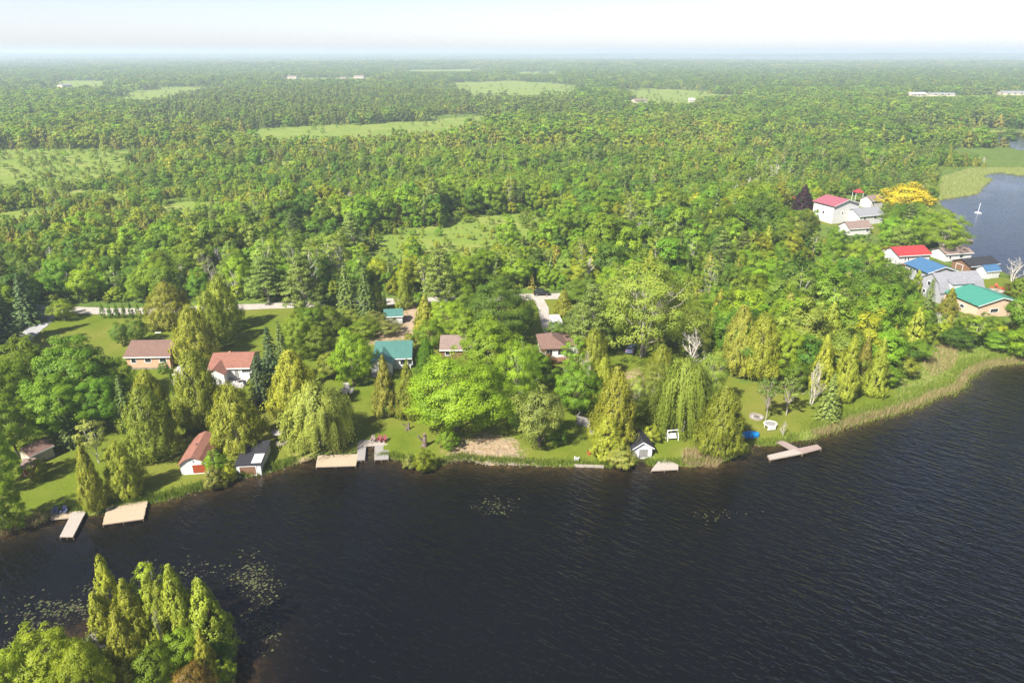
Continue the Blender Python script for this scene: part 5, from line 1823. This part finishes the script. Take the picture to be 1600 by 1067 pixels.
def species(P, r):
    """what grows where, read off the photo: 0 bright 1 mid 2 deep 3 lime broadleaf, 4 cedar 5 gold 6 rust, 7 spruce, 8 pine, 9 aspen, 10 bare, 11 pale"""
    X, Y = P[:, 0], P[:, 1]
    px, py, _ = proj(X, Y, 6.0)
    n = len(P)
    w = np.zeros((n, 12))
    w[:] = [.24, .24, .12, .10, .05, .04, .02, .04, .02, .07, .035, .05]
    n1, n2, n3 = wav(X, Y, 45, 1), wav(X, Y, 70, 4), wav(X, Y, 28, 6)
    ced = (pip(px, py, [(-50, 300), (200, 285), (560, 300), (560, 345), (380, 352), (300, 390), (60, 400), (-50, 380)])
           | pip(px, py, [(0, 200), (250, 170), (700, 205), (1100, 180), (1160, 230), (980, 245), (700, 240), (330, 250), (60, 290)]))
    w[ced] = [.10, .07, .02, .16, .16, .20, .16, .02, .01, .07, .04, .08]
    brt = pip(px, py, [(60, 395), (330, 335), (560, 330), (900, 270), (1280, 290), (1270, 380), (900, 400), (700, 460), (60, 470)])
    w[brt] = [.34, .28, .10, .10, .02, .02, .01, .03, .02, .06, .03, .04]
    rgt = pip(px, py, [(1090, 420), (1280, 330), (1420, 420), (1520, 520), (1300, 640), (1110, 600)])
    w[rgt] = [.24, .22, .12, .10, .08, .08, .05, .03, .02, .10, .02, .06]
    con = pip(px, py, [(1150, 250), (1180, 190), (1700, 180), (1700, 270), (1480, 300), (1250, 300)])
    w[con] = [.06, .14, .10, .02, .22, .06, .06, .24, .06, .05, .02, .06]
    pln = (pip(px, py, [(200, 190), (240, 150), (400, 140), (800, 145), (1000, 175), (900, 190), (780, 178), (560, 188), (400, 195)]))
    w[pln] = [.02, .08, .08, .02, .12, .02, .02, .30, .30, .01, .0, .04]
    deadz = pip(px, py, [(310, 395), (500, 385), (620, 400), (620, 440), (320, 450)]) | pip(px, py, [(1130, 300), (1180, 250), (1260, 250), (1260, 290)])
    w[deadz, 9] += .45
    w[deadz, 10] += .9
    dz2 = pip(px, py, [(1270, 420), (1420, 425), (1420, 500), (1290, 500)])
    w[dz2, 10] += .12
    w[dz2, 9] += .12
    far = Y > 1150
    w[far] = [.10, .22, .24, .04, .12, .03, .02, .16, .07, .0, .0, .04]
    w[:, 4:7] *= np.clip(1 + 1.4 * n2, .1, 3)[:, None]
    w[:, 0] *= np.clip(1 + n1, .2, 2)
    w[:, 3] *= np.clip(1 + n1, .2, 2)
    w[:, 2] *= np.clip(1 - n1, .2, 2)
    w[:, 7:9] *= np.clip(1 + 1.6 * n3, .05, 3)[:, None]
    w /= w.sum(1, keepdims=True)
    return (r.rand(n)[:, None] > np.cumsum(w, 1)).sum(1).clip(0, 11)


# sight lines the photo keeps open: trees standing nearer than the place behind stay below this row
OPEN = [(1478, 1605, 490, 497), (1428, 1535, 470, 474), (1393, 1456, 412, 414), (1284, 1384, 352, 354), (1372, 1456, 316, 338), (1230, 1275, 328, 332), (1500, 1620, 424, 436), (1464, 1505, 322, 340),
        (1495, 1640, 238, 232), (1468, 1560, 292, 262), (545, 745, 398, 414), (740, 895, 384, 402), (-20, 216, 272, 300), (380, 600, 209, 226), (600, 772, 204, 228),
        (178, 325, 153, 165), (740, 885, 148, 158), (800, 872, 115, 117), (640, 765, 111.5, 113), (965, 1150, 149, 160), (90, 120, 135, 138), (445, 470, 122.5, 124), (528, 572, 122.5, 125), (988, 1015, 160, 162), (1072, 1090, 159.5, 161), (1420, 1500, 150.5, 152), (1560, 1620, 148.5, 150)]


def keep_open(P, h, half):
    """scale factor for each tree (0: leave it out)"""
    f = np.ones(len(P))
    z = ground_z(P[:, 0], P[:, 1])
    px, py, dep = proj(P[:, 0], P[:, 1], z + h)
    hw_ = half / dep * F * .6
    for x0, x1, ylim, yb in OPEN:
        Yd = flat((x0 + x1) / 2, yb, .6)[1]
        k = (px > x0 - hw_) & (px < x1 + hw_) & (P[:, 1] < Yd) & (py < ylim)
        v = (533.5 - ylim) / F
        hmax = CAM_H + (-SP + v * CP) / (CP + v * SP) * P[:, 1] - z
        f = np.where(k, np.minimum(f, np.maximum(hmax, 0) / h), f)
    return np.where(f < .28, 0, f)


SPEC = [('forest', 'bright', 11, 7.4, 'bright green broadleaf tree'), ('forest', 'mid', 11.5, 7.4, 'mid green broadleaf tree'), ('forest', 'deep', 11.5, 7.4, 'deep green broadleaf tree'),
        ('forest', 'lime', 9.5, 6.4, 'yellow green broadleaf tree'), ('fcedar', 'cedar', 9, 4.4, 'olive cedar'), ('fcedar', 'gold', 9, 4.2, 'golden cedar'),
        ('fcedar', 'rust', 8.5, 4.2, 'rusty brown cedar'), ('fspruce', 'spruce', 12, 5.0, 'dark spruce'), ('pine', 'pine', 14, 7.5, 'feathery pine'),
        ('aspen', 'pale', 12, 5.0, 'pale stemmed aspen'), ('snag', None, 10, 3.0, 'bare dead tree'), ('forest', 'pale', 10.5, 6.8, 'pale green broadleaf tree')]
P = scatter(118, 470, 4.7, rs)
P = P[usable(P)]
S = species(P, rs)
low = pip(*proj(P[:, 0], P[:, 1], 0)[:2], [(-60, 290), (220, 270), (420, 310), (330, 400), (-60, 400)])     # scrubby wet ground at the left
SZ = rs.uniform(.55, 1.28, len(P)) * np.where(low, .62, 1.0) * np.clip(1 + .30 * wav(P[:, 0], P[:, 1], 48, 9), .5, 1.35) * np.clip(1.12 - (P[:, 1] - 195) / 330, .68, 1.05)
thin = rs.rand(len(P)) < np.where(low, .25 + .45 * (wav(P[:, 0], P[:, 1], 34, 10) > .25), .6 * (wav(P[:, 0], P[:, 1], 40, 13) > .62))
P, S, SZ, low = P[~thin], S[~thin], SZ[~thin], low[~thin]
HT = np.array([q[2] for q in SPEC])
fo = keep_open(P, HT[S] * SZ, 3.0)
P, S, SZ = P[fo > 0], S[fo > 0], (SZ * fo)[fo > 0]
Zg = ground_z(P[:, 0], P[:, 1])
px, py, dep = proj(P[:, 0], P[:, 1], Zg + 6)
inview = (px > -30) & (px < 1630)
KINDNAME = {0: 'b', 1: 'b', 2: 'b', 3: 'b', 11: 'b', 4: 'c', 5: 'c', 6: 'c', 7: 's', 8: 'p', 9: 'a', 10: 'd'}
quota = {'b': 255, 'c': 150, 's': 70, 'p': 30, 'a': 80, 'd': 90}
single = np.zeros(len(P), bool)
named = {}
MARKS = [(60, 440, 'above the road junction'), (195, 440, 'above the row of seven columnar cedars'), (290, 420, 'above the wide round cedar'), (400, 430, 'above the mown strip'), (510, 410, 'above the road spruces'),
         (610, 410, 'above the small teal shed'), (700, 400, 'above the dirt drive'), (780, 410, 'above the broad domed maple'), (850, 410, 'above the black car'), (940, 400, 'above the tall feathery pine'),
         (1020, 385, 'above the open crowned tree'), (1100, 420, 'at the right road end'), (1170, 455, 'above the golden cedar pair'), (1240, 480, 'above the lawn of the point'),
         (1310, 490, 'above the shapely spruce'), (1380, 520, 'above the pointed golden cedar'), (1440, 520, 'above the marsh'), (1400, 450, 'left of the gambrel house'), (1350, 410, 'left of the red roofed house'),
         (1330, 450, 'above the golden cedars of the point'), (1270, 420, 'between the point lawn and red roof'), (1200, 400, 'between the road end and red roof'),
         (1290, 370, 'below the maroon roofed house'), (1200, 350, 'left of the copper tree'), (1400, 380, 'above the red roofed house'), (1460, 480, 'in front of the gambrel house'), (1100, 370, 'beyond the right end of the road')]
for k in np.argsort(P[:, 1] - 70 * (px > 1090)):
    kn = KINDNAME[int(S[k])]
    if inview[k] and quota[kn] > 0:
        quota[kn] -= 1
        single[k] = True
        kd, lm, h_, w_, txt = SPEC[int(S[k])]
        root = plant(kd, (P[k, 0], P[k, 1], Zg[k]), h_ * SZ[k], w_ * SZ[k] * rs.uniform(.9, 1.15), lm, '', None)
        j = min(range(len(MARKS)), key=lambda q: math.hypot(MARKS[q][0] - px[k], (MARKS[q][1] - py[k]) * 1.5))
        named.setdefault((txt, j), []).append((float(px[k]), root))
ORD = 'first second third fourth fifth sixth seventh eighth ninth tenth eleventh twelfth thirteenth fourteenth fifteenth sixteenth seventeenth eighteenth nineteenth twentieth'.split()
ORD += [t_ + '-' + ORD[q] for t_ in ('twenty', 'thirty', 'forty') for q in range(9)]
for (txt, j), rows in named.items():
    rows.sort(key=lambda q: q[0])
    for q, (_, root) in enumerate(rows):
        lab = txt + ' ' + MARKS[j][2]
        if len(rows) > 1:
            lab += ', ' + (ORD[q] if q < len(ORD) else 'one of the last') + ' from the left'
        root['label'] = lab
        root['group'] = 'woodland trees ' + MARKS[j][2]

# the rest of the woods: nobody could count it
lib = bpy.data.collections.new('woodland_sources')


def src(name, V, Q, var, lm, trunk=None):
    if trunk is None:
        me = mesh_np(name, V, Q, [LM[lm]] if lm else [M['barkpale']], var[:, 0], nor=var[:, 1:])
    else:
        tv = np.array([v.co[:] for v in trunk.vertices])
        tq = [tuple(p.vertices) for p in trunk.polygons if len(p.vertices) == 4]
        V2 = np.concatenate([V, tv])
        Q2 = np.concatenate([Q, np.array(tq) + len(V)])
        me = mesh_np(name, V2, Q2, [LM[lm], trunk.materials[0]], np.concatenate([var[:, 0], np.zeros(len(tv))]), np.concatenate([np.zeros(len(Q)), np.ones(len(tq))]), None,
                     np.concatenate([var[:, 1:], unit(np.array([v.normal[:] for v in trunk.vertices]))]))
    o = bpy.data.objects.new(name, me)
    o['kind'] = 'stuff'
    lib.objects.link(o)
    return o


IDX = {}          # species -> list of indices into the library, near and far versions
cnt = 0


def reg(key, *a):
    global cnt
    src('woods_%03d' % cnt, *a)
    IDX.setdefault(key, []).append(cnt)
    cnt += 1


for s, (kd, lm, h_, w_, txt) in enumerate(SPEC):
    for q in (0, 1):
        if s in (0, 1, 2, 3, 11):
            V, Q, var, C = crown_broad(200 + s * 3 + q, h_, w_, 44, 84, .44, .06)
            reg((s, 0), V, Q, var, lm, trunk_mesh('t', 5, h_, .15, None, 0, .7, sides=4))
            V, Q, var, C = crown_broad(300 + s * 3 + q, h_, w_, 24, 40, .85, .05)
            reg((s, 1), V, Q, var, lm)
        elif s in (4, 5, 6):
            V, Q, var, C = crown_cedar(200 + s * 3 + q, h_, w_, 140, 24, .40, .75, .02)
            reg((s, 0), V, Q, var, lm)
            V, Q, var, C = crown_cedar(300 + s * 3 + q, h_, w_, 60, 14, .75, .75, .02)
            reg((s, 1), V, Q, var, lm)
        elif s == 7:
            V, Q, var, C = crown_spruce(200 + q, h_, w_, 15, 9, 14, .5)
            reg((s, 0), V, Q, var, lm)
            V, Q, var, C = crown_spruce(300 + q, h_, w_, 11, 7, 8, .85)
            reg((s, 1), V, Q, var, lm)
        elif s == 8:
            V, Q, var, C = crown_pine(200 + q, h_ * .9, w_ * .8, 9, 6, 40, .45)
            reg((s, 0), V, Q, var, lm, trunk_mesh('t', 5, h_, .2, None, 0, .9, 'barkpale', sides=4))
            V, Q, var, C = crown_pine(300 + q, h_ * .9, w_ * .8, 8, 5, 16, .85)
            reg((s, 1), V, Q, var, lm)
        elif s == 9:
            V, Q, var, C = crown_broad(200 + q, h_, w_, 30, 52, .38, .16, .2)
            reg((s, 0), V, Q, var, lm, trunk_mesh('t', 6, h_, .13, C, 8, .93, 'barkwhite', sides=4))
            IDX[(s, 1)] = IDX[(1, 1)]
        else:
            t_ = PROTO['snag']['items'][q][1]
            o = bpy.data.objects.new('woods_%03d' % cnt, t_)
            o['kind'] = 'stuff'
            lib.objects.link(o)
            IDX.setdefault((s, 0), []).append(cnt)
            cnt += 1
            IDX[(s, 1)] = IDX[(1, 1)]
# a grove of many far trees, for the hazy distance
for q, mix_ in enumerate([(1, 2, 2, 7), (2, 4, 1, 11), (7, 8, 2, 7)]):
    for sp_ in (0, 1):
        Vs, Qs, vr = [], [], []
        o_ = 0
        lm = SPEC[mix_[sp_]][1]
        r_ = np.random.RandomState(60 + q * 2 + sp_)
        for k in range(26):
            if mix_[sp_] in (7,):
                V, Q, var, C = crown_spruce(k, 12, 6, 5, 5, 3, 2.2)
            else:
                V, Q, var, C = crown_broad(k, 12, 11, 8, 12, 2.6, .1)
            V = V * r_.uniform(.8, 1.25) + np.array([*(r_.uniform(-28, 28, 2)), 0])
            Vs.append(V)
            Qs.append(Q + o_)
            vr.append(var)
            o_ += len(V)
        reg(('grove', q), np.concatenate(Vs), np.concatenate(Qs), np.concatenate(vr), lm)


def instancer(name, pos, idx, scl, rot, label):
    me = mesh_np(name, pos, None, [])
    for nm, ty, val, fld in (('idx', 'INT', idx, 'value'), ('scl', 'FLOAT_VECTOR', scl, 'vector'), ('rot', 'FLOAT_VECTOR', rot, 'vector')):
        a_ = me.attributes.new(nm, ty, 'POINT')
        a_.data.foreach_set(fld, np.asarray(val, np.int32 if ty == 'INT' else np.float32).ravel())
    o = obj(name, me)
    tag(o, label, None, None, 'stuff')
    ng = bpy.data.node_groups.new(name, 'GeometryNodeTree')
    ng.interface.new_socket('Geometry', in_out='INPUT', socket_type='NodeSocketGeometry')
    ng.interface.new_socket('Geometry', in_out='OUTPUT', socket_type='NodeSocketGeometry')
    n_ = ng.nodes
    gi, go = n_.new('NodeGroupInput'), n_.new('NodeGroupOutput')
    ip = n_.new('GeometryNodeInstanceOnPoints')
    ci = n_.new('GeometryNodeCollectionInfo')
    ci.inputs['Collection'].default_value = lib
    ci.inputs['Separate Children'].default_value = True
    ci.inputs['Reset Children'].default_value = True
    ip.inputs['Pick Instance'].default_value = True
    ng.links.new(gi.outputs[0], ip.inputs['Points'])
    ng.links.new(ci.outputs[0], ip.inputs['Instance'])
    for nm, ty, sock in (('idx', 'INT', 'Instance Index'), ('scl', 'FLOAT_VECTOR', 'Scale'), ('rot', 'FLOAT_VECTOR', 'Rotation')):
        na = n_.new('GeometryNodeInputNamedAttribute')
        na.data_type = ty
        na.inputs['Name'].default_value = nm
        out = na.outputs['Attribute']
        if nm == 'rot':
            e = n_.new('FunctionNodeEulerToRotation')
            ng.links.new(out, e.inputs[0])
            out = e.outputs[0]
        ng.links.new(out, ip.inputs[sock])
    ng.links.new(ip.outputs[0], go.inputs[0])
    md = o.modifiers.new('scatter', 'NODES')
    md.node_group = ng
    return o


def pick(S_, lod, r):
    return np.array([IDX[(int(s), lod)][r.randint(len(IDX[(int(s), lod)]))] for s in S_])


def vec(n, r, sx, sz):
    a_ = np.zeros((n, 3))
    a_[:, 0] = a_[:, 1] = sx
    a_[:, 2] = sz
    return a_


def spin(n, r):
    a_ = np.zeros((n, 3))
    a_[:, 2] = r.rand(n) * 6.283
    return a_


k = ~single
P1, S1, Z1, Q1 = P[k], S[k], Zg[k], SZ[k]
lod1 = pick(S1, 0, rs)
# undergrowth below and between the trees
U = scatter(118, 470, 3.1, rs)
U = U[usable(U)]
uz = ground_z(U[:, 0], U[:, 1])
us = np.array([0, 1, 2, 3, 4, 5, 6, 3, 1, 11, 3, 11])[species(U, rs)]
uq = .18 + .42 * rs.rand(len(U)) ** 1.3
fo = keep_open(U, uq * 11, 1.5)
fo = np.where(fo == 0, .3, fo)
uq = uq * fo
instancer('woodland', np.concatenate([np.column_stack([P1, Z1]), np.column_stack([U, uz - .5])]), np.concatenate([lod1, pick(us, 0, rs)]),
          np.concatenate([vec(len(P1), rs, Q1 * rs.uniform(.9, 1.15, len(P1)), Q1), vec(len(U), rs, uq * 1.15, uq)]), spin(len(P1) + len(U), rs), 'mixed woodland and its undergrowth behind the road')
# meadow shrubs
B = np.concatenate([scatter(190, 420, 2.6, rs), scatter(420, 1500, 6.0, rs)])
mk = np.zeros(len(B), bool)
for q in MEADOW_W:
    mk |= pip(B[:, 0], B[:, 1], q)
wet = pip(*proj(B[:, 0], B[:, 1], 0)[:2], MEADOWS[6]) | pip(*proj(B[:, 0], B[:, 1], 0)[:2], MEADOWS[0])
edge_ = np.minimum.reduce([segdist(B[:, 0], B[:, 1], q) for q in MEADOW_W])
rim = np.exp(-edge_ / np.where(B[:, 1] < 420, 5.0, 16.0)) * np.clip(.7 + .8 * wav(B[:, 0], B[:, 1], 25, 21), 0, 1)
fr_ = rs.rand(len(B)) < rim * .5
sel = mk & fr_
mk = mk | (fr_ & (edge_ < 12) & (shore_sd(B[:, 0], B[:, 1]) > 3))
B_rim = np.zeros(len(B), bool) | fr_
B = B[mk & (B_rim | (rs.rand(len(B)) < np.where(wet, .40 + .3 * wav(B[:, 0], B[:, 1], 22, 14), .02)))]
for q in FOOT:
    B = B[~pip(B[:, 0], B[:, 1], q)]
bs = rs.choice([0, 1, 3, 4, 7, 11], len(B), p=[.15, .2, .2, .15, .05, .25])
near_ = B[:, 1] < 420
be_ = np.minimum.reduce([segdist(B[:, 0], B[:, 1], q) for q in MEADOW_W])
bq = np.where(near_, .06 + (.26 + .35 * np.exp(-be_ / 6)) * rs.rand(len(B)) ** np.where(be_ < 8, 1.6, 3.2), rs.uniform(.14, .45, len(B)))
instancer('meadow_shrubs', np.column_stack([B, ground_z(B[:, 0], B[:, 1]) - .1]), np.where(near_, pick(bs, 0, rs), pick(bs, 1, rs)), vec(len(B), rs, bq * 1.4, bq), spin(len(B), rs), 'scattered low shrubs in the grassy meadows')


def far_ok(A):
    ok = shore_sd(A[:, 0], A[:, 1]) > 4
    jx, jy = A[:, 0] + 26 * wav(A[:, 0], A[:, 1], 60, 2) + 9 * wav(A[:, 0], A[:, 1], 14, 4), A[:, 1] + 38 * wav(A[:, 0], A[:, 1], 70, 3) + 12 * wav(A[:, 0], A[:, 1], 16, 6)
    for q in MEADOW_W:
        ok &= ~pip(jx, jy, q)
    for q in MARSH_W + FOOT:
        ok &= ~pip(A[:, 0], A[:, 1], q)
    return ok


A1 = scatter(470, 1150, 7.0, rs)
A1 = A1[far_ok(A1)]
A2 = scatter(1150, 3000, 12.0, rs)
A2 = A2[far_ok(A2)]
A = np.concatenate([A1, A2])
SA = species(A, rs)
QA = rs.uniform(.72, 1.2, len(A)) * (1 + .18 * wav(A[:, 0], A[:, 1], 120, 12))
fo = keep_open(A, HT[SA] * QA, 4.0)
A, SA, QA = A[fo > 0], SA[fo > 0], (QA * fo)[fo > 0]
instancer('distant_forest', np.column_stack([A, ground_z(A[:, 0], A[:, 1]) - .3]), pick(SA, 1, rs), vec(len(A), rs, QA * np.where(A[:, 1] > 1150, 1.75, 1.35), QA), spin(len(A), rs), 'hazy mixed forest stretching towards the horizon')
Hv = np.concatenate([scatter(3000, 6500, 48, rs), scatter(6500, 15000, 110, rs)])
Hv = Hv[(shore_sd(Hv[:, 0], Hv[:, 1]) > 20) & (wav(Hv[:, 0], Hv[:, 1], 700, 8) < .75)]
gi_ = np.array([IDX[('grove', rs.randint(3))][rs.randint(2)] for _ in Hv])
hq = np.where(Hv[:, 1] > 6500, 1.9, 1.0)
instancer('horizon_forest', np.column_stack([Hv, ground_z(Hv[:, 0], Hv[:, 1]) - .5]), gi_, vec(len(Hv), rs, hq, rs.uniform(.8, 1.3, len(Hv)) * np.where(Hv[:, 1] > 6500, 1.2, 1)), spin(len(Hv), rs), 'pale blue forest on the horizon')

# ------------------------------------------------------------------ reeds, shore grass, lily pads, shore stones
def blades(name, pts, hmin, hmax, wd, m, label, r, lean=.25):
    n = len(pts)
    z = ground_z(pts[:, 0], pts[:, 1]) - .05
    h_ = r.uniform(hmin, hmax, n)
    a_ = r.rand(n) * 6.283
    dx, dy = np.cos(a_) * wd, np.sin(a_) * wd
    lx, ly = r.randn(n) * lean * h_, r.randn(n) * lean * h_
    b0 = np.stack([pts[:, 0] - dx, pts[:, 1] - dy, z], 1)
    b1 = np.stack([pts[:, 0] + dx, pts[:, 1] + dy, z], 1)
    tp = np.stack([pts[:, 0] + lx, pts[:, 1] + ly, z + h_], 1)
    V = np.stack([b0, b1, tp], 1).reshape(-1, 3)
    me = mesh_np(name, V, None, [m], np.repeat(r.rand(n), 3), None, np.arange(n * 3).reshape(n, 3))
    return tag(obj(name, me), label, None, None, 'stuff')


def along(pts_px, n, spread, r, inland=0.4):
    W_ = np.array([flat(*p) for p in pts_px])
    d = np.concatenate([[0], np.cumsum(np.linalg.norm(np.diff(W_, axis=0), axis=1))])
    s = r.rand(n) * d[-1]
    q = np.stack([np.interp(s, d, W_[:, 0]), np.interp(s, d, W_[:, 1])], 1)
    return q + r.randn(n, 2) * spread + np.array([-.15, inland])


def inside(polys, n, r):
    out = []
    for q in polys:
        q = np.array(q)
        lo, hi = q.min(0), q.max(0)
        c_ = r.uniform(lo, hi, (n, 2))
        out.append(c_[pip(c_[:, 0], c_[:, 1], q)])
    return np.concatenate(out)


LM['reed'] = leaf_mat('dry_reeds', (.22, .17, .07), (.42, .34, .17), .25, .01)
LM['marsh'] = leaf_mat('marsh_grass', (.12, .19, .03), (.28, .27, .11), .25, .01)
LM['grass'] = leaf_mat('tall_grass', (.12, .19, .016), (.24, .30, .035), .35, .01)
r_ = np.random.RandomState(77)
right = SHORE[52:68]
blades('reeds', np.concatenate([along(right, 9000, .45, r_, .55), inside([MARSH_W[2]], 2600, r_), inside([to_w([[(1440, 570), (1465, 536), (1500, 548), (1490, 575), (1455, 590)]])[0]], 5000, r_), along(SHORE[2:6], 700, .5, r_)]),
       .4, 1.25, .04, LM['reed'], 'dry tan reeds along the shore of the point', r_)
blades('shore_grass', np.concatenate([inside([MARSH_W[1]], 26000, r_), along(SHORE[52:68], 14000, 1.3, r_, 1.6), along(SHORE[8:20], 5200, .5, r_, .8), along(SHORE[26:45], 6000, .4, r_, .6), along(SHORE[1:8], 2500, .5, r_, .8), along(SHORE[44:52], 2200, .5, r_, .6)]),
       .3, 1.0, .06, LM['grass'], 'tall green grass along the water edge', r_)
blades('marsh_grass', inside([MARSH_W[0]], 14000, r_), .4, 1.2, .12, LM['marsh'], 'tan and green marsh grass beside the far bay', r_)

PADS = [((775, 792), (30, 12), 102), ((1132, 803), (34, 13), 36), ((392, 905), (36, 26), 312), ((300, 890), (50, 20), 60), ((402, 985), (30, 36), 252), ((150, 925), (26, 12), 90), ((60, 960), (60, 26), 228),
        ((120, 950), (40, 14), 156), ((20, 1020), (36, 26), 156), ((420, 930), (26, 40), 96), ((1100, 806), (14, 6), 12)]
cc = []
for (x_, y_), (sx, sy), n_ in PADS:
    q = np.stack([x_ + r_.randn(n_) * sx * .55, y_ + r_.randn(n_) * sy * .55], 1)
    cc += [flat(a_, b_) for a_, b_ in q]
cc = np.array(cc)
cc = cc[shore_sd(cc[:, 0], cc[:, 1]) < -.3]
an = np.linspace(0, 6.283, 8)[:-1]
rad = .05 + .13 * r_.rand(len(cc)) ** 2
ring_ = np.stack([cc[:, None, 0] + rad[:, None] * np.cos(an)[None], cc[:, None, 1] + rad[:, None] * np.sin(an)[None], np.repeat((.012 + r_.rand(len(cc)) * .012)[:, None], 7, 1)], -1)
cen = np.column_stack([cc, np.full(len(cc), .016)])
V = np.concatenate([ring_.reshape(-1, 3), cen])
base = np.arange(len(cc))[:, None] * 7
tri = np.stack([(base + np.arange(7)[None]).ravel(), (base + (np.arange(7)[None] + 1) % 7).ravel(), np.repeat(len(cc) * 7 + np.arange(len(cc)), 7)], 1)
vv = r_.rand(len(cc))
LM['pad'] = leaf_mat('lily_pads', (.05, .038, .025), (.085, .11, .035), .1, .02)
tag(obj('lily_pads', mesh_np('lily_pads', V, None, [LM['pad']], np.concatenate([np.repeat(vv, 7), vv]), None, tri)), 'small green and brown lily pads floating on the dark water', None, None, 'stuff')

# stones along the water line
mb = MB()
sp_ = np.concatenate([along(SHORE[9:24], 130, .35, r_, .1), along(SHORE[26:40], 150, .4, r_, .1), along(SHORE[31:37], 260, .5, r_, .4), along(SHORE[44:50], 50, .25, r_, .1)])
sz_ = ground_z(sp_[:, 0], sp_[:, 1])
for (x_, y_), z_ in zip(sp_, sz_):
    s = r_.uniform(.05, .2)
    a_ = r_.rand() * 6
    q = [(x_ + math.cos(a_ + b) * s * r_.uniform(.7, 1.2), y_ + math.sin(a_ + b) * s * r_.uniform(.6, 1.0)) for b in np.linspace(0, 5.2, 6)]
    o_ = len(mb.v)
    mb.prism(q, max(z_, -.1) - .15, max(z_, -.1) + s * .7)
    for k in range(o_ + 6, o_ + 12):
        v = mb.v[k]
        mb.v[k] = (x_ + (v[0] - x_) * .6, y_ + (v[1] - y_) * .6, v[2])
o = mb.build('shore_stones', M['stone'], None, 'stuff')
tag(o, 'pale stones along the water line below the lawns')
# driftwood and twigs on the bare beach
mb = MB()
for x_, y_ in inside([DIRT_W[0]], 260, r_):
    z_ = float(ground_z(np.array([x_]), np.array([y_]))[0])
    a_, l_ = r_.rand() * 6.28, r_.uniform(.3, 1.4)
    mb.tube([(x_, y_, z_ + .04), (x_ + math.cos(a_) * l_, y_ + math.sin(a_) * l_, z_ + .06)], [.03, .015], 4)
tag(mb.build('twigs', M['barkpale'], None, 'stuff'), 'twigs and brush lying on the bare beach')

# ------------------------------------------------------------------ haze: closed box of pale air round everything
hb = MB().box(-60000, 60000, -1500, 50000, -4, 92)
hz = hb.build('haze', bpy.data.materials.new('haze'), None, 'stuff')
hm = hz.data.materials[0]
N, L = nodes(hm)
for n in list(N):
    if n.type == 'BSDF_PRINCIPLED':
        N.remove(n)
pv = N.new('ShaderNodeVolumePrincipled')
pv.inputs['Color'].default_value = (.64, .74, .86, 1)
pv.inputs['Density'].default_value = HAZE
pv.inputs['Anisotropy'].default_value = .1
L.new(pv.outputs[0], N['Material Output'].inputs['Volume'])
tag(hz, 'pale summer haze over the forest')
for o in bpy.data.objects:
    if '_w' in o:
        del o['_w']
